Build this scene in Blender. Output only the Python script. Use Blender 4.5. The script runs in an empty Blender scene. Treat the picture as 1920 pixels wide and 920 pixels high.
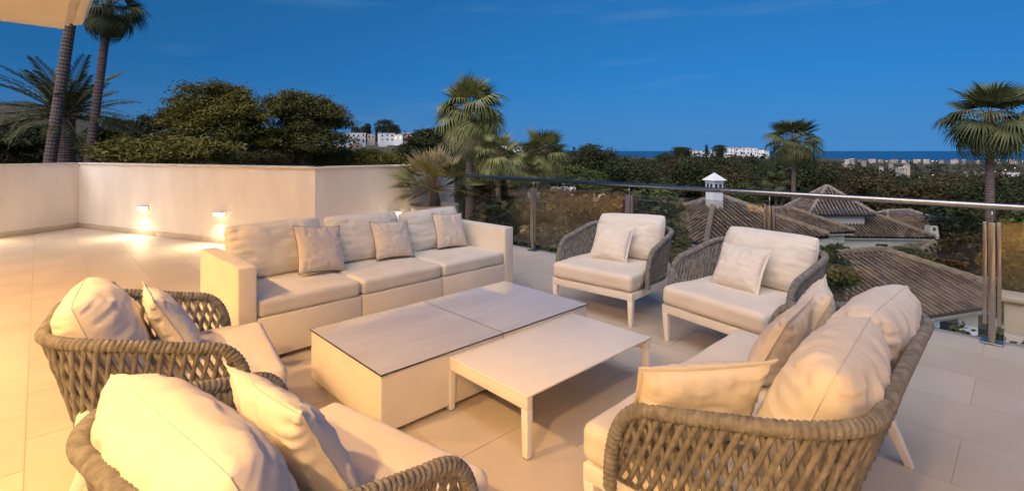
import bpy, bmesh, math, random
import numpy as np
from mathutils import Vector, Matrix, Euler, noise
R = math.radians
PI = math.pi
scene = bpy.context.scene
col = scene.collection
random.seed(7)
rng = np.random.default_rng(7)

# ------------------------------------------------------------------ camera
FPX, HZN = 930.0, 283.0                      # focal length and horizon row, in pixels of the 1920 x 920 photograph
CAM_H = 1.5
cam = bpy.data.cameras.new('camera'); camo = bpy.data.objects.new('camera', cam); col.objects.link(camo)
cam.sensor_width = 36.0; cam.lens = FPX / 1920 * 36.0
cam.shift_y = -(460 - HZN) / 1920
cam.clip_start = 0.05; cam.clip_end = 400000
camo.location = (0, 0, CAM_H); camo.rotation_euler = (PI / 2, 0, 0)
scene.camera = camo

# ------------------------------------------------------------------ sky, afterglow, exposure
SUN_AZ, SUN_EL = R(212), R(47)               # compass direction of the afterglow: behind the camera, to the left
world = bpy.data.worlds.new('World'); scene.world = world; world.use_nodes = True
nt = world.node_tree; nt.nodes.clear()
wo = nt.nodes.new('ShaderNodeOutputWorld'); bg = nt.nodes.new('ShaderNodeBackground')
sky = nt.nodes.new('ShaderNodeTexSky'); sky.sky_type = 'NISHITA'; sky.sun_disc = False
sky.sun_elevation = R(14); sky.sun_rotation = SUN_AZ
sky.altitude = 60; sky.air_density = 1.0; sky.dust_density = 0.0; sky.ozone_density = 6.0
tc = nt.nodes.new('ShaderNodeTexCoord'); vm = nt.nodes.new('ShaderNodeVectorMath'); vm.operation = 'MULTIPLY_ADD'
vm.inputs[1].default_value = (1, 1, 0.75); vm.inputs[2].default_value = (0, 0, 0.30)    # dusk: the bright day-time band along the horizon is gone
vn = nt.nodes.new('ShaderNodeVectorMath'); vn.operation = 'NORMALIZE'
nt.links.new(tc.outputs['Generated'], vm.inputs[0]); nt.links.new(vm.outputs[0], vn.inputs[0]); nt.links.new(vn.outputs[0], sky.inputs[0])
tint = nt.nodes.new('ShaderNodeMix'); tint.data_type = 'RGBA'; tint.blend_type = 'MULTIPLY'; tint.inputs[0].default_value = 1.0
tint.inputs[7].default_value = (0.29, 0.85, 1.0, 1)
sx = nt.nodes.new('ShaderNodeSeparateXYZ'); nt.links.new(tc.outputs['Generated'], sx.inputs[0])
hz = nt.nodes.new('ShaderNodeMapRange'); hz.interpolation_type = 'SMOOTHSTEP'; hz.inputs[1].default_value = 0.16; hz.inputs[2].default_value = 0.0; hz.inputs[3].default_value = 0.0; hz.inputs[4].default_value = 0.55
nt.links.new(sx.outputs[2], hz.inputs[0])
hm_ = nt.nodes.new('ShaderNodeMix'); hm_.data_type = 'RGBA'; hm_.inputs[7].default_value = (0.62, 1.55, 3.1, 1)
nt.links.new(hz.outputs[0], hm_.inputs[0]); nt.links.new(tint.outputs[2], hm_.inputs[6])
cm_ = nt.nodes.new('ShaderNodeMapping'); cm_.inputs['Scale'].default_value = (1.2, 1.2, 9.0); nt.links.new(tc.outputs['Generated'], cm_.inputs[0])
cn = nt.nodes.new('ShaderNodeTexNoise'); cn.inputs['Scale'].default_value = 1.7; cn.inputs['Detail'].default_value = 7; cn.inputs['Roughness'].default_value = .55; nt.links.new(cm_.outputs[0], cn.inputs[0])
cr_ = nt.nodes.new('ShaderNodeMapRange'); cr_.inputs[1].default_value = 0.56; cr_.inputs[2].default_value = 0.82; cr_.inputs[4].default_value = 0.30; nt.links.new(cn.outputs[0], cr_.inputs[0])
cx = nt.nodes.new('ShaderNodeMix'); cx.data_type = 'RGBA'; cx.inputs[7].default_value = (1.6, 2.7, 4.2, 1); nt.links.new(cr_.outputs[0], cx.inputs[0]); nt.links.new(hm_.outputs[2], cx.inputs[6])
nt.links.new(sky.outputs[0], tint.inputs[6]); nt.links.new(cx.outputs[2], bg.inputs[0]); nt.links.new(bg.outputs[0], wo.inputs[0])
bg.inputs[1].default_value = 0.0265
sun = bpy.data.lights.new('sun', 'SUN'); suno = bpy.data.objects.new('sun', sun); col.objects.link(suno)
sun.energy = 0.72; sun.angle = R(75); sun.color = (1.0, 0.89, 0.82)
suno.rotation_euler = Vector((-math.sin(SUN_AZ) * math.cos(SUN_EL), -math.cos(SUN_AZ) * math.cos(SUN_EL), -math.sin(SUN_EL))).to_track_quat('-Z', 'Y').to_euler()
vs = scene.view_settings
vs.view_transform = 'Standard'; vs.look = 'None'; vs.gamma = 1; vs.use_curve_mapping = False
vs.exposure = 2.35
scene.render.engine = 'CYCLES'
scene.cycles.use_denoising = True
scene.cycles.max_bounces = 7; scene.cycles.diffuse_bounces = 4; scene.cycles.glossy_bounces = 3
scene.cycles.transparent_max_bounces = 12; scene.cycles.caustics_reflective = False; scene.cycles.caustics_refractive = False
scene.cycles.sample_clamp_indirect = 4

# ------------------------------------------------------------------ helpers
def px(x, y, Y):                              # a pixel at a known distance Y -> point
    return Vector(((x - 960) / FPX * Y, Y, CAM_H - (y - HZN) / FPX * Y))
def floor_pt(x, y, z=0.0):                    # a pixel on a level surface at height z
    Y = (CAM_H - z) * FPX / (y - HZN)
    return Vector(((x - 960) / FPX * Y, Y, z))

def tag(o, label=None, cat=None, group=None, kind=None):
    if label: o['label'] = label
    if cat: o['category'] = cat
    if group: o['group'] = group
    if kind: o['kind'] = kind
    return o
def empty(name, loc=(0, 0, 0), rz=0, label=None, cat=None, group=None):
    o = bpy.data.objects.new(name, None); col.objects.link(o)
    o.location = loc; o.rotation_euler = (0, 0, rz); o.empty_display_size = 0.1
    return tag(o, label, cat, group)
def place(name, me, parent=None, M=None):
    o = bpy.data.objects.new(name, me); col.objects.link(o)
    if parent: o.parent = parent
    if M is not None: o.matrix_local = M
    return o
def children(o): return [c for c in bpy.data.objects if c.parent == o]
def copy_tree(o, parent=None, kids=None):
    c = o.copy(); col.objects.link(c); c.parent = parent
    for ch in list(o.children): copy_tree(ch, c)
    return c
def TRS(loc=(0, 0, 0), rot=(0, 0, 0), s=(1, 1, 1)):
    if not hasattr(s, '__len__'): s = (s, s, s)
    return Matrix.LocRotScale(Vector(loc), Euler(rot), Vector(s))

class MB:
    def __init__(self): self.v = []; self.f = []
    def add(self, verts, faces):
        n = len(self.v); self.v += [tuple(p) for p in verts]; self.f += [tuple(i + n for i in f) for f in faces]; return self
    def box(self, c, s, rz=0, M=None):
        x, y, z = [k / 2 for k in s]
        P = [Vector((a * x, b * y, d * z)) for d in (-1, 1) for b in (-1, 1) for a in (-1, 1)]
        if M is None: M = Matrix.Translation(c) @ Matrix.Rotation(rz, 4, 'Z')
        return self.add([M @ p for p in P], [(0, 2, 3, 1), (4, 5, 7, 6), (0, 1, 5, 4), (2, 6, 7, 3), (0, 4, 6, 2), (1, 3, 7, 5)])
    def prism(self, poly, z0, z1):
        n = len(poly)
        return self.add([(p[0], p[1], z0) for p in poly] + [(p[0], p[1], z1) for p in poly],
                        [tuple(range(n - 1, -1, -1)), tuple(range(n, 2 * n))] + [(i, (i + 1) % n, n + (i + 1) % n, n + i) for i in range(n)])
    def frustum(self, c0, s0, c1, s1, rz=0):   # tapered leg: rectangles (c, (sx, sy)) at two heights
        rot = Matrix.Rotation(rz, 3, 'Z'); P = []
        for c, s in ((c0, s0), (c1, s1)):
            for a, b in ((-1, -1), (1, -1), (1, 1), (-1, 1)): P.append(Vector(c) + rot @ Vector((a * s[0] / 2, b * s[1] / 2, 0)))
        return self.add(P, [(3, 2, 1, 0), (4, 5, 6, 7), (0, 1, 5, 4), (1, 2, 6, 5), (2, 3, 7, 6), (3, 0, 4, 7)])
    def tube(self, path, r, seg=8, closed=False, cap=True, flat=1.0):
        path = [Vector(p) for p in path]; n = len(path)
        rr = r if hasattr(r, '__len__') else [r] * n
        T = []
        for i in range(n):
            a = path[(i - 1) % n] if (closed or i > 0) else path[i]; b = path[(i + 1) % n] if (closed or i < n - 1) else path[i]
            T.append((b - a).normalized())
        up = Vector((0, 0, 1)) if abs(T[0].z) < 0.95 else Vector((1, 0, 0))
        N = (up - T[0] * up.dot(T[0])).normalized(); V = []
        for i in range(n):
            N = (N - T[i] * N.dot(T[i]))
            N = N.normalized() if N.length > 1e-6 else T[i].orthogonal().normalized()
            Bn = T[i].cross(N)
            for k in range(seg):
                a = 2 * PI * k / seg
                V.append(path[i] + (N * math.cos(a) * flat + Bn * math.sin(a)) * rr[i])
        F = []
        for i in range(n if closed else n - 1):
            j = (i + 1) % n
            for k in range(seg): F.append((i * seg + k, i * seg + (k + 1) % seg, j * seg + (k + 1) % seg, j * seg + k))
        if cap and not closed: F += [tuple(range(seg - 1, -1, -1)), tuple(range((n - 1) * seg, n * seg))]
        return self.add(V, F)
    def lathe(self, prof, c=(0, 0, 0), seg=28):
        V = []; F = []; n = len(prof)
        for k in range(seg):
            a = 2 * PI * k / seg
            V += [(c[0] + r * math.cos(a), c[1] + r * math.sin(a), c[2] + z) for r, z in prof]
        for k in range(seg):
            k2 = (k + 1) % seg
            for i in range(n - 1): F.append((k * n + i, k2 * n + i, k2 * n + i + 1, k * n + i + 1))
        return self.add(V, F)
    def mesh(self, name, mat, smooth=False):
        me = bpy.data.meshes.new(name); me.from_pydata(self.v, [], self.f); me.update()
        if mat: me.materials.append(mat)
        if smooth: me.shade_smooth()
        return me
    def build(self, name, mat, parent=None, smooth=False, M=None, bevel=0, seg=2):
        me = self.mesh(name, mat)
        if bevel:
            bm = bmesh.new(); bm.from_mesh(me)
            es = [e for e in bm.edges if len(e.link_faces) == 2 and e.calc_face_angle(0) > 0.5]
            bmesh.ops.bevel(bm, geom=es, offset=bevel, segments=seg, profile=0.5, affect='EDGES', clamp_overlap=True)
            bm.to_mesh(me); bm.free()
        if smooth or bevel:
            me.shade_smooth()
            if bevel: me.set_sharp_from_angle(angle=R(50))
        return place(name, me, parent, M)

def np_mesh(name, V, nper, mat, smooth=False):  # V: (n*nper, 3) separate polygons of nper corners
    me = bpy.data.meshes.new(name); n = len(V) // nper
    me.vertices.add(len(V)); me.vertices.foreach_set('co', np.asarray(V, dtype=np.float32).ravel())
    me.loops.add(len(V)); me.loops.foreach_set('vertex_index', np.arange(len(V), dtype=np.int32))
    me.polygons.add(n); me.polygons.foreach_set('loop_start', np.arange(0, len(V), nper, dtype=np.int32))
    me.update(calc_edges=True); me.validate()
    if mat: me.materials.append(mat)
    return me

# ------------------------------------------------------------------ materials
def mat(name, c, rough=0.6, c2=None, scale=4.0, detail=4.0, bump=0.0, bscale=60.0, metal=0.0, spec=0.5, island=0.0, stretch=None, coords='Object', emit=None, estr=0.0, mixlo=0.35, mixhi=0.65):
    m = bpy.data.materials.new(name); m.use_nodes = True; t = m.node_tree; b = t.nodes['Principled BSDF']
    b.inputs['Base Color'].default_value = (*c, 1); b.inputs['Roughness'].default_value = rough
    b.inputs['Metallic'].default_value = metal; b.inputs['Specular IOR Level'].default_value = spec
    co = None
    def coord():
        nonlocal co
        if co is None:
            if coords == 'World': co = t.nodes.new('ShaderNodeNewGeometry').outputs['Position']
            else: co = t.nodes.new('ShaderNodeTexCoord').outputs[coords]
            if stretch:
                mp = t.nodes.new('ShaderNodeMapping'); mp.inputs['Scale'].default_value = stretch
                t.links.new(co, mp.inputs[0]); co = mp.outputs[0]
        return co
    if c2:
        mx = t.nodes.new('ShaderNodeMix'); mx.data_type = 'RGBA'
        mx.inputs[6].default_value = (*c, 1); mx.inputs[7].default_value = (*c2, 1)
        n = t.nodes.new('ShaderNodeTexNoise'); n.inputs['Scale'].default_value = scale; n.inputs['Detail'].default_value = detail
        t.links.new(coord(), n.inputs[0])
        mr = t.nodes.new('ShaderNodeMapRange'); mr.inputs[1].default_value = mixlo; mr.inputs[2].default_value = mixhi
        t.links.new(n.outputs[0], mr.inputs[0]); fac = mr.outputs[0]
        if island:
            g = t.nodes.new('ShaderNodeNewGeometry'); ob = t.nodes.new('ShaderNodeObjectInfo')
            a = t.nodes.new('ShaderNodeMath'); a.operation = 'ADD'; t.links.new(g.outputs['Random Per Island'], a.inputs[0]); t.links.new(ob.outputs['Random'], a.inputs[1])
            fr = t.nodes.new('ShaderNodeMath'); fr.operation = 'FRACT'; t.links.new(a.outputs[0], fr.inputs[0])
            mf = t.nodes.new('ShaderNodeMix'); mf.data_type = 'FLOAT'; mf.inputs[0].default_value = island
            t.links.new(fac, mf.inputs[2]); t.links.new(fr.outputs[0], mf.inputs[3]); fac = mf.outputs[0]
        t.links.new(fac, mx.inputs[0]); t.links.new(mx.outputs[2], b.inputs['Base Color'])
    if bump:
        n2 = t.nodes.new('ShaderNodeTexNoise'); n2.inputs['Scale'].default_value = bscale; n2.inputs['Detail'].default_value = 3
        t.links.new(coord(), n2.inputs[0])
        bp = t.nodes.new('ShaderNodeBump'); bp.inputs['Strength'].default_value = bump; bp.inputs['Distance'].default_value = 0.01
        t.links.new(n2.outputs[0], bp.inputs['Height']); t.links.new(bp.outputs[0], b.inputs['Normal'])
    if emit:
        b.inputs['Emission Color'].default_value = (*emit, 1); b.inputs['Emission Strength'].default_value = estr
    return m
def weave(m, scale=2600, strength=0.12):        # fine cloth weave on top of a fabric material
    t = m.node_tree; b = t.nodes['Principled BSDF']; tc = t.nodes.new('ShaderNodeTexCoord'); hs = []
    for d in ('X', 'Z'):
        w = t.nodes.new('ShaderNodeTexWave'); w.bands_direction = d; w.inputs['Scale'].default_value = scale / 6.28; w.inputs['Distortion'].default_value = 1.5
        t.links.new(tc.outputs['Object'], w.inputs[0]); hs.append(w.outputs[1])
    a = t.nodes.new('ShaderNodeMath'); a.operation = 'ADD'; t.links.new(hs[0], a.inputs[0]); t.links.new(hs[1], a.inputs[1])
    bp = t.nodes.new('ShaderNodeBump'); bp.inputs['Strength'].default_value = strength; bp.inputs['Distance'].default_value = 0.001
    t.links.new(a.outputs[0], bp.inputs['Height'])
    old = b.inputs['Normal'].links
    if old: t.links.new(old[0].from_socket, bp.inputs['Normal'])
    t.links.new(bp.outputs[0], b.inputs['Normal']); return m
M = {}
M['tile'] = mat('limestone_tile', (0.61, 0.54, 0.46), 0.48, (0.48, 0.42, 0.35), 1.6, 10, 0.08, 25, coords='World', island=0.5, stretch=(1, 1, 1))
M['grout'] = mat('grout', (0.44, 0.39, 0.33), 0.9, (0.38, 0.33, 0.28), 9)
M['plaster'] = mat('white_plaster', (0.84, 0.81, 0.77), 0.85, (0.74, 0.71, 0.66), 2.2, 7, 0.15, 40, stretch=(1, 1, .4))
M['coping'] = mat('coping_stone', (0.72, 0.66, 0.58), 0.7, (0.64, 0.58, 0.50), 6, 5, 0.1, 50)
M['skirting'] = mat('skirting_stone', (0.55, 0.48, 0.40), 0.5, (0.47, 0.40, 0.33), 5, 5, 0.05, 60)
M['fabric'] = weave(mat('cream_canvas', (0.80, 0.76, 0.70), 0.9, (0.74, 0.70, 0.64), 7, 4, 0.25, 22, spec=0.2))
M['fabric_seat'] = weave(mat('cream_seat_canvas', (0.80, 0.75, 0.69), 0.9, (0.75, 0.70, 0.64), 5, 4, 0.12, 14, spec=0.2))
M['fabric_sofa'] = weave(mat('pale_grey_canvas', (0.76, 0.74, 0.69), 0.9, (0.69, 0.67, 0.62), 6, 4, 0.22, 20, spec=0.2))
M['fabric_beige'] = weave(mat('beige_canvas', (0.71, 0.64, 0.57), 0.9, (0.65, 0.58, 0.51), 8, 4, 0.25, 25, spec=0.2))
M['piping'] = mat('dark_piping', (0.16, 0.12, 0.10), 0.8, (0.22, 0.17, 0.14), 40)
M['leatherette'] = mat('white_leatherette', (0.82, 0.78, 0.71), 0.55, (0.76, 0.71, 0.64), 3, 5, 0.15, 120)
M['white_metal'] = mat('white_powder_coat', (0.87, 0.85, 0.82), 0.4, (0.84, 0.82, 0.79), 12, 3, 0.03, 300)
M['rope'] = mat('taupe_rope', (0.29, 0.285, 0.28), 0.85, (0.17, 0.165, 0.16), 30, 4, 0.6, 260)
M['steel'] = mat('brushed_steel', (0.40, 0.39, 0.38), 0.28, (0.35, 0.34, 0.33), 20, 3, 0.02, 200, metal=1.0)
M['dark_edge'] = mat('smoked_glass_edge', (0.03, 0.028, 0.025), 0.3, (0.05, 0.045, 0.04), 10)
M['foot'] = mat('grey_plastic', (0.25, 0.24, 0.23), 0.5, (0.2, 0.19, 0.18), 10)
M['pot'] = mat('grey_pot', (0.50, 0.46, 0.40), 0.8, (0.42, 0.38, 0.33), 6, 5, 0.2, 30)
M['soil'] = mat('soil', (0.05, 0.035, 0.025), 0.95, (0.08, 0.06, 0.04), 20, 4, 0.6, 30)
M['trunk'] = mat('bark', (0.12, 0.085, 0.065), 0.9, (0.07, 0.05, 0.04), 6, 5, 0.7, 14, stretch=(1, 1, 0.4))
M['palm_trunk'] = mat('palm_bark', (0.20, 0.145, 0.125), 0.95, (0.13, 0.09, 0.08), 3, 5, 0.8, 8, stretch=(0.5, 0.5, 4))
def leafmat(name, a, b):
    m = mat(name, a, 0.6, b, 0.9, 3, island=0.6, coords='World', spec=0.25); return m
M['leaf_olive_warmlit'] = leafmat('olive_warmlit_leaves', (0.07, 0.07, 0.015), (0.25, 0.205, 0.036))  # olive green, yellowed so the colour carries warm garden light
M['leaf_dark'] = leafmat('dark_leaves', (0.022, 0.032, 0.013), (0.068, 0.076, 0.027))
M['leaf_mid'] = leafmat('mid_leaves', (0.05, 0.058, 0.018), (0.17, 0.155, 0.042))
M['leaf_brown'] = leafmat('brown_green_leaves', (0.045, 0.037, 0.016), (0.115, 0.09, 0.036))
M['leaf_hedge'] = leafmat('hedge_leaves', (0.04, 0.065, 0.018), (0.12, 0.14, 0.04))
M['leaf_far'] = leafmat('far_leaves', (0.025, 0.03, 0.018), (0.06, 0.06, 0.03))
M['palm'] = leafmat('palm_leaf', (0.05, 0.066, 0.022), (0.15, 0.155, 0.06))
M['palm_bright'] = leafmat('palm_leaf_uplit', (0.11, 0.13, 0.035), (0.34, 0.33, 0.13))  # lush green, with garden light from below painted in as a lighter tone
M['palm_dry'] = leafmat('dry_palm_leaf', (0.30, 0.26, 0.13), (0.52, 0.45, 0.26))
M['petiole'] = mat('petiole', (0.16, 0.11, 0.05), 0.7, (0.22, 0.15, 0.08), 5)
M['ground'] = mat('dry_ground', (0.055, 0.055, 0.028), 0.95, (0.10, 0.085, 0.05), 0.06, 8, coords='World')
M['sea'] = mat('sea_water', (0.006, 0.07, 0.19), 0.4, (0.008, 0.085, 0.21), 0.0006, 6, coords='World', spec=0.2)
M['rooftile'] = mat('clay_tile', (0.29, 0.225, 0.195), 0.9, (0.075, 0.056, 0.053), 2.6, 5, 0.3, 20, coords='World', island=0.5, mixlo=0.3, mixhi=0.7)
M['roofbase'] = mat('shade_dark_underlay', (0.010, 0.008, 0.008), 0.95, (0.022, 0.016, 0.015), 3, coords='World')  # near-black: shade in the channels between the tiles, put into the colour
M['ridge'] = mat('ridge_mortar', (0.34, 0.29, 0.24), 0.9, (0.22, 0.18, 0.15), 5, 5, coords='World')
M['whitewash'] = mat('whitewash', (0.82, 0.83, 0.85), 0.9, (0.75, 0.76, 0.78), 0.8, 5, coords='World')
M['cream_wall'] = mat('cream_wall', (0.55, 0.47, 0.40), 0.9, (0.48, 0.41, 0.35), 0.5, 5, coords='World')
M['far_wall'] = mat('far_wall', (0.40, 0.38, 0.36), 0.9, (0.30, 0.28, 0.26), 0.02, 5, coords='World')
M['pink_wall'] = mat('pink_wall', (0.50, 0.30, 0.25), 0.9, (0.43, 0.26, 0.22), 0.5, 5, coords='World')
M['window'] = mat('dark_window', (0.04, 0.05, 0.06), 0.15, (0.06, 0.07, 0.08), 2)
M['lit_window'] = mat('lit_window', (0.8, 0.6, 0.3), 0.5, emit=(1.0, 0.62, 0.20), estr=0.22)
M['lamp_lens'] = mat('lamp_lens', (0.9, 0.85, 0.75), 0.5, emit=(1.0, 0.80, 0.50), estr=1.3)
M['down_lens'] = mat('downlight_lens', (0.9, 0.85, 0.75), 0.5, emit=(1.0, 0.72, 0.36), estr=12.0)
M['street_lens'] = mat('street_lamp_lens', (0.9, 0.8, 0.6), 0.5, emit=(1.0, 0.72, 0.30), estr=0.8)
M['lamp_body'] = mat('lamp_body', (0.72, 0.68, 0.62), 0.5, (0.68, 0.64, 0.58), 10)

def glassmat(name, tint, rough=0.0, ior=1.5, boost=1.0):
    m = bpy.data.materials.new(name); m.use_nodes = True; t = m.node_tree; t.nodes.clear()
    o = t.nodes.new('ShaderNodeOutputMaterial'); tr = t.nodes.new('ShaderNodeBsdfTransparent'); gl = t.nodes.new('ShaderNodeBsdfGlossy')
    tr.inputs[0].default_value = (*tint, 1); gl.inputs['Roughness'].default_value = rough; gl.inputs[0].default_value = (1, 1, 1, 1)
    fr = t.nodes.new('ShaderNodeFresnel'); ge = t.nodes.new('ShaderNodeNewGeometry'); im = t.nodes.new('ShaderNodeMix'); im.data_type = 'FLOAT'
    im.inputs[2].default_value = ior; im.inputs[3].default_value = 1 / ior; t.links.new(ge.outputs['Backfacing'], im.inputs[0]); t.links.new(im.outputs[0], fr.inputs[0])
    ml = t.nodes.new('ShaderNodeMath'); ml.operation = 'MULTIPLY'; ml.inputs[1].default_value = boost; ml.use_clamp = True
    mx = t.nodes.new('ShaderNodeMixShader'); t.links.new(fr.outputs[0], ml.inputs[0]); t.links.new(ml.outputs[0], mx.inputs[0])
    t.links.new(tr.outputs[0], mx.inputs[1]); t.links.new(gl.outputs[0], mx.inputs[2]); t.links.new(mx.outputs[0], o.inputs[0])
    return m
M['glass'] = glassmat('railing_glass', (0.86, 0.84, 0.78), boost=1.5)
def table_glass():                              # marbled pale panel under a polished glass surface
    m = mat('marbled_glass_top', (0.70, 0.68, 0.64), 0.03, (0.60, 0.57, 0.52), 1.6, 7, stretch=(1, 4, 1), spec=0.7, mixlo=.4, mixhi=.75)
    b = m.node_tree.nodes['Principled BSDF']; b.inputs['Coat Weight'].default_value = 0.45; b.inputs['Coat Roughness'].default_value = 0.01; b.inputs['Coat IOR'].default_value = 1.6
    return m
M['table_glass'] = table_glass()

# ------------------------------------------------------------------ terrain, sea
RK = [0, 15, 40, 100, 200, 400, 700, 1500, 3200, 9000]
TK = {-400: [-7, -7, -6, -2, 5, 22, 50, 60, 20, -75], 60: [-7, -7, -6, -2, 5, 22, 50, 60, 20, -75], 300: [-7, -7, -6, -3, 1, 8, 12, 5, -40, -75],
      560: [-7, -7, -6, -4, -1, 8, 8, -20, -50, -75], 640: [-7, -7, -6, -4, -1, 5, 4, -20, -50, -75], 760: [-7, -7, -6, -4, -1, 8, 6, -20, -50, -75], 900: [-7, -7, -7, -6, -5, 0, 3, -30, -55, -75],
      1000: [-7, -7, -7, -7, -8, -8, -12, -36, -56, -75], 1200: [-7, -7, -7, -9, -11, -18, -25, -40, -56, -75], 1300: [-7, -7, -7, -9, -11, -12, -6, -36, -56, -75],
      1430: [-7, -7, -7, -10, -12, -14, -6, -36, -56, -75], 1520: [-7, -7, -8, -12, -15, -20, -24, -38, -56, -75], 1700: [-7, -7, -8, -14, -20, -28, -36, -48, -59, -75], 2400: [-7, -7, -8, -14, -20, -28, -36, -48, -59, -75]}
TX = sorted(TK)
def ground_z(x, y):
    r = math.hypot(x, y); th = math.atan2(x, y)
    p = 960 + FPX * math.tan(max(-1.2, min(1.2, th))) if abs(th) < 1.3 else (-400 if th < 0 else 2400)
    if abs(th) > 1.3: r = min(r, 60)
    p = max(TX[0], min(TX[-1] - 0.01, p))
    i = max(k for k in range(len(TX) - 1) if TX[k] <= p); a = (p - TX[i]) / (TX[i + 1] - TX[i]); a = a * a * (3 - 2 * a)
    r = min(r, RK[-1] - 1); j = max(k for k in range(len(RK) - 1) if RK[k] <= r); b = (r - RK[j]) / (RK[j + 1] - RK[j])
    f = lambda c: TK[c][j] * (1 - b) + TK[c][j + 1] * b
    z = f(TX[i]) * (1 - a) + f(TX[i + 1]) * a
    return z + min(r / 200, 1.5) * noise.noise(Vector((x / 60, y / 60, 0)))
V = []; F = []; NA = 220; rads = [0.5] + [4 * 1.135 ** k for k in range(62)]
for r in rads:
    for k in range(NA):
        a = 2 * PI * k / NA; x, y = r * math.sin(a), r * math.cos(a); V.append((x, y, ground_z(x, y)))
for i in range(len(rads) - 1):
    for k in range(NA): F.append((i * NA + k, i * NA + (k + 1) % NA, (i + 1) * NA + (k + 1) % NA, (i + 1) * NA + k))
F.append(tuple(range(NA)))
tag(MB().add(V, F).build('ground', M['ground'], smooth=True), 'dark dry hillside ground falling away towards the sea', kind='structure')
V = []; F = []
for i, r in enumerate((900, 6000, 40000, 250000)):
    for k in range(64):
        a = 2 * PI * k / 64; V.append((r * math.sin(a), r * math.cos(a), -62))
for i in range(3):
    for k in range(64): F.append((i * 64 + k, i * 64 + (k + 1) % 64, (i + 1) * 64 + (k + 1) % 64, (i + 1) * 64 + k))
tag(MB().add(V, F).build('sea', M['sea']), 'deep blue sea on the horizon', kind='structure')

# ------------------------------------------------------------------ terrace frame
ANG = R(-46.3)                                  # direction of the railing and of the paving
D1 = Vector((math.cos(ANG), math.sin(ANG), 0))  # along the railing, towards the right
D2 = Vector((-D1.y, D1.x, 0))                   # outwards, towards the railing
def fr(s, t, z=0): return D1 * s + D2 * t + Vector((0, 0, z))
ROT = ANG
RAIL0 = floor_pt(1860, 643); rail_t = RAIL0.dot(D2); rail_s4 = RAIL0.dot(D1)
C1 = Vector((-8.52, 9.755, 0)); C2 = Vector((-2.86, 7.2, 0))                 # corners of the parapet
C3 = C2 + D2 * ((rail_t - C2.dot(D2)) + 0.05)                                 # where the parapet meets the railing
C0 = C1 + Vector((-0.31, -1.195, 0)).normalized() * 9.0
EDGE_T = rail_t + 0.12
# paving: every tile is a slab with open joints over a bed
def clip(poly, p, n):                           # keep the side where (q-p).n <= 0
    out = []
    for i in range(len(poly)):
        a, b = poly[i], poly[(i + 1) % len(poly)]; da, db = (a - p).dot(n), (b - p).dot(n)
        if da <= 0: out.append(a)
        if (da < 0 < db) or (db < 0 < da): out.append(a + (b - a) * (da / (da - db)))
    return out
def outn(a, b):                                 # normal on the left of a->b
    d = (b - a).normalized(); return Vector((-d.y, d.x, 0))
N1 = outn(C1, C2); N2 = outn(C2, C3); N0 = outn(C0, C1)
floor = empty('terrace_floor'); tag(floor, 'cream limestone tile floor of the roof terrace', kind='structure')
bed = MB()
bed.prism([(p.x, p.y) for p in (fr(-16, -9), fr(9, -9), fr(9, EDGE_T), fr(C3.dot(D1) - .3, EDGE_T), C2 + Vector((0, .1, 0)), C1 + Vector((-.1, .1, 0)), C0)], -0.30, -0.0025)
bed.build('terrace_slab', M['grout'], floor)
bw = MB(); bw.prism([(p.x, p.y) for p in (fr(-8, -9), fr(8.6, -9), fr(8.6, EDGE_T - .25), fr(C3.dot(D1), EDGE_T - .25), C2 + Vector((0, -.2, 0)), C1 + Vector((.3, -.3, 0)))], -7.6, -0.31)
tag(bw.build('retaining_wall', M['plaster']), 'white rendered wall carrying the terrace above the garden', 'wall')
TW, TL, JN = 0.672, 0.505, 0.0035                # tile along the railing, tile across, joint
t0 = 1.20 * 1.0 - 0.0; tiles = []
nrow = int((EDGE_T + 6) / TL) + 1
for j in range(nrow):
    tb = EDGE_T - j * TL; ta = tb - TL
    for i in range(-22, 14):
        sa = i * TW + (0.336 if j % 2 else 0.0) - 0.25
        q = [fr(sa + JN / 2, ta + JN / 2), fr(sa + TW - JN / 2, ta + JN / 2), fr(sa + TW - JN / 2, tb - JN / 2), fr(sa + JN / 2, tb - JN / 2)]
        c = (q[0] + q[2]) / 2
        q = clip(q, C1 - N0 * 0.01, N0)
        if len(q) < 3: continue
        if (c - C2).dot(D1) < 0 or (c - C2).dot(N1) < 0:
            a1 = clip(q, C1 - N1 * 0.01, N1)
            if (c - C2).dot(N1) > 0 and (c - C2).dot(N2) < 0: a1 = clip(q, C2 - N2 * .01, N2)
        else: a1 = clip(q, C2 - N2 * 0.01, N2)
        if len(a1) < 3 or c.y < -4: continue
        X, Y = c.x, c.y
        vis = Y > 1.4 and abs(X / Y) < 1.08
        tiles.append((0 if vis else 1, Y, a1))
tiles.sort(key=lambda k: k[:2])
rest = MB()
for n, (nv, _, q) in enumerate(tiles):
    dz = 0.0006 * (random.random() - .5)
    if n < 300: MB().prism([(p.x, p.y) for p in q], -0.0022, dz).build('tile', M['tile'], floor)
    else: rest.prism([(p.x, p.y) for p in q], -0.0022, dz)
tag(rest.build('tile', M['tile'], floor), kind='stuff')

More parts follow.
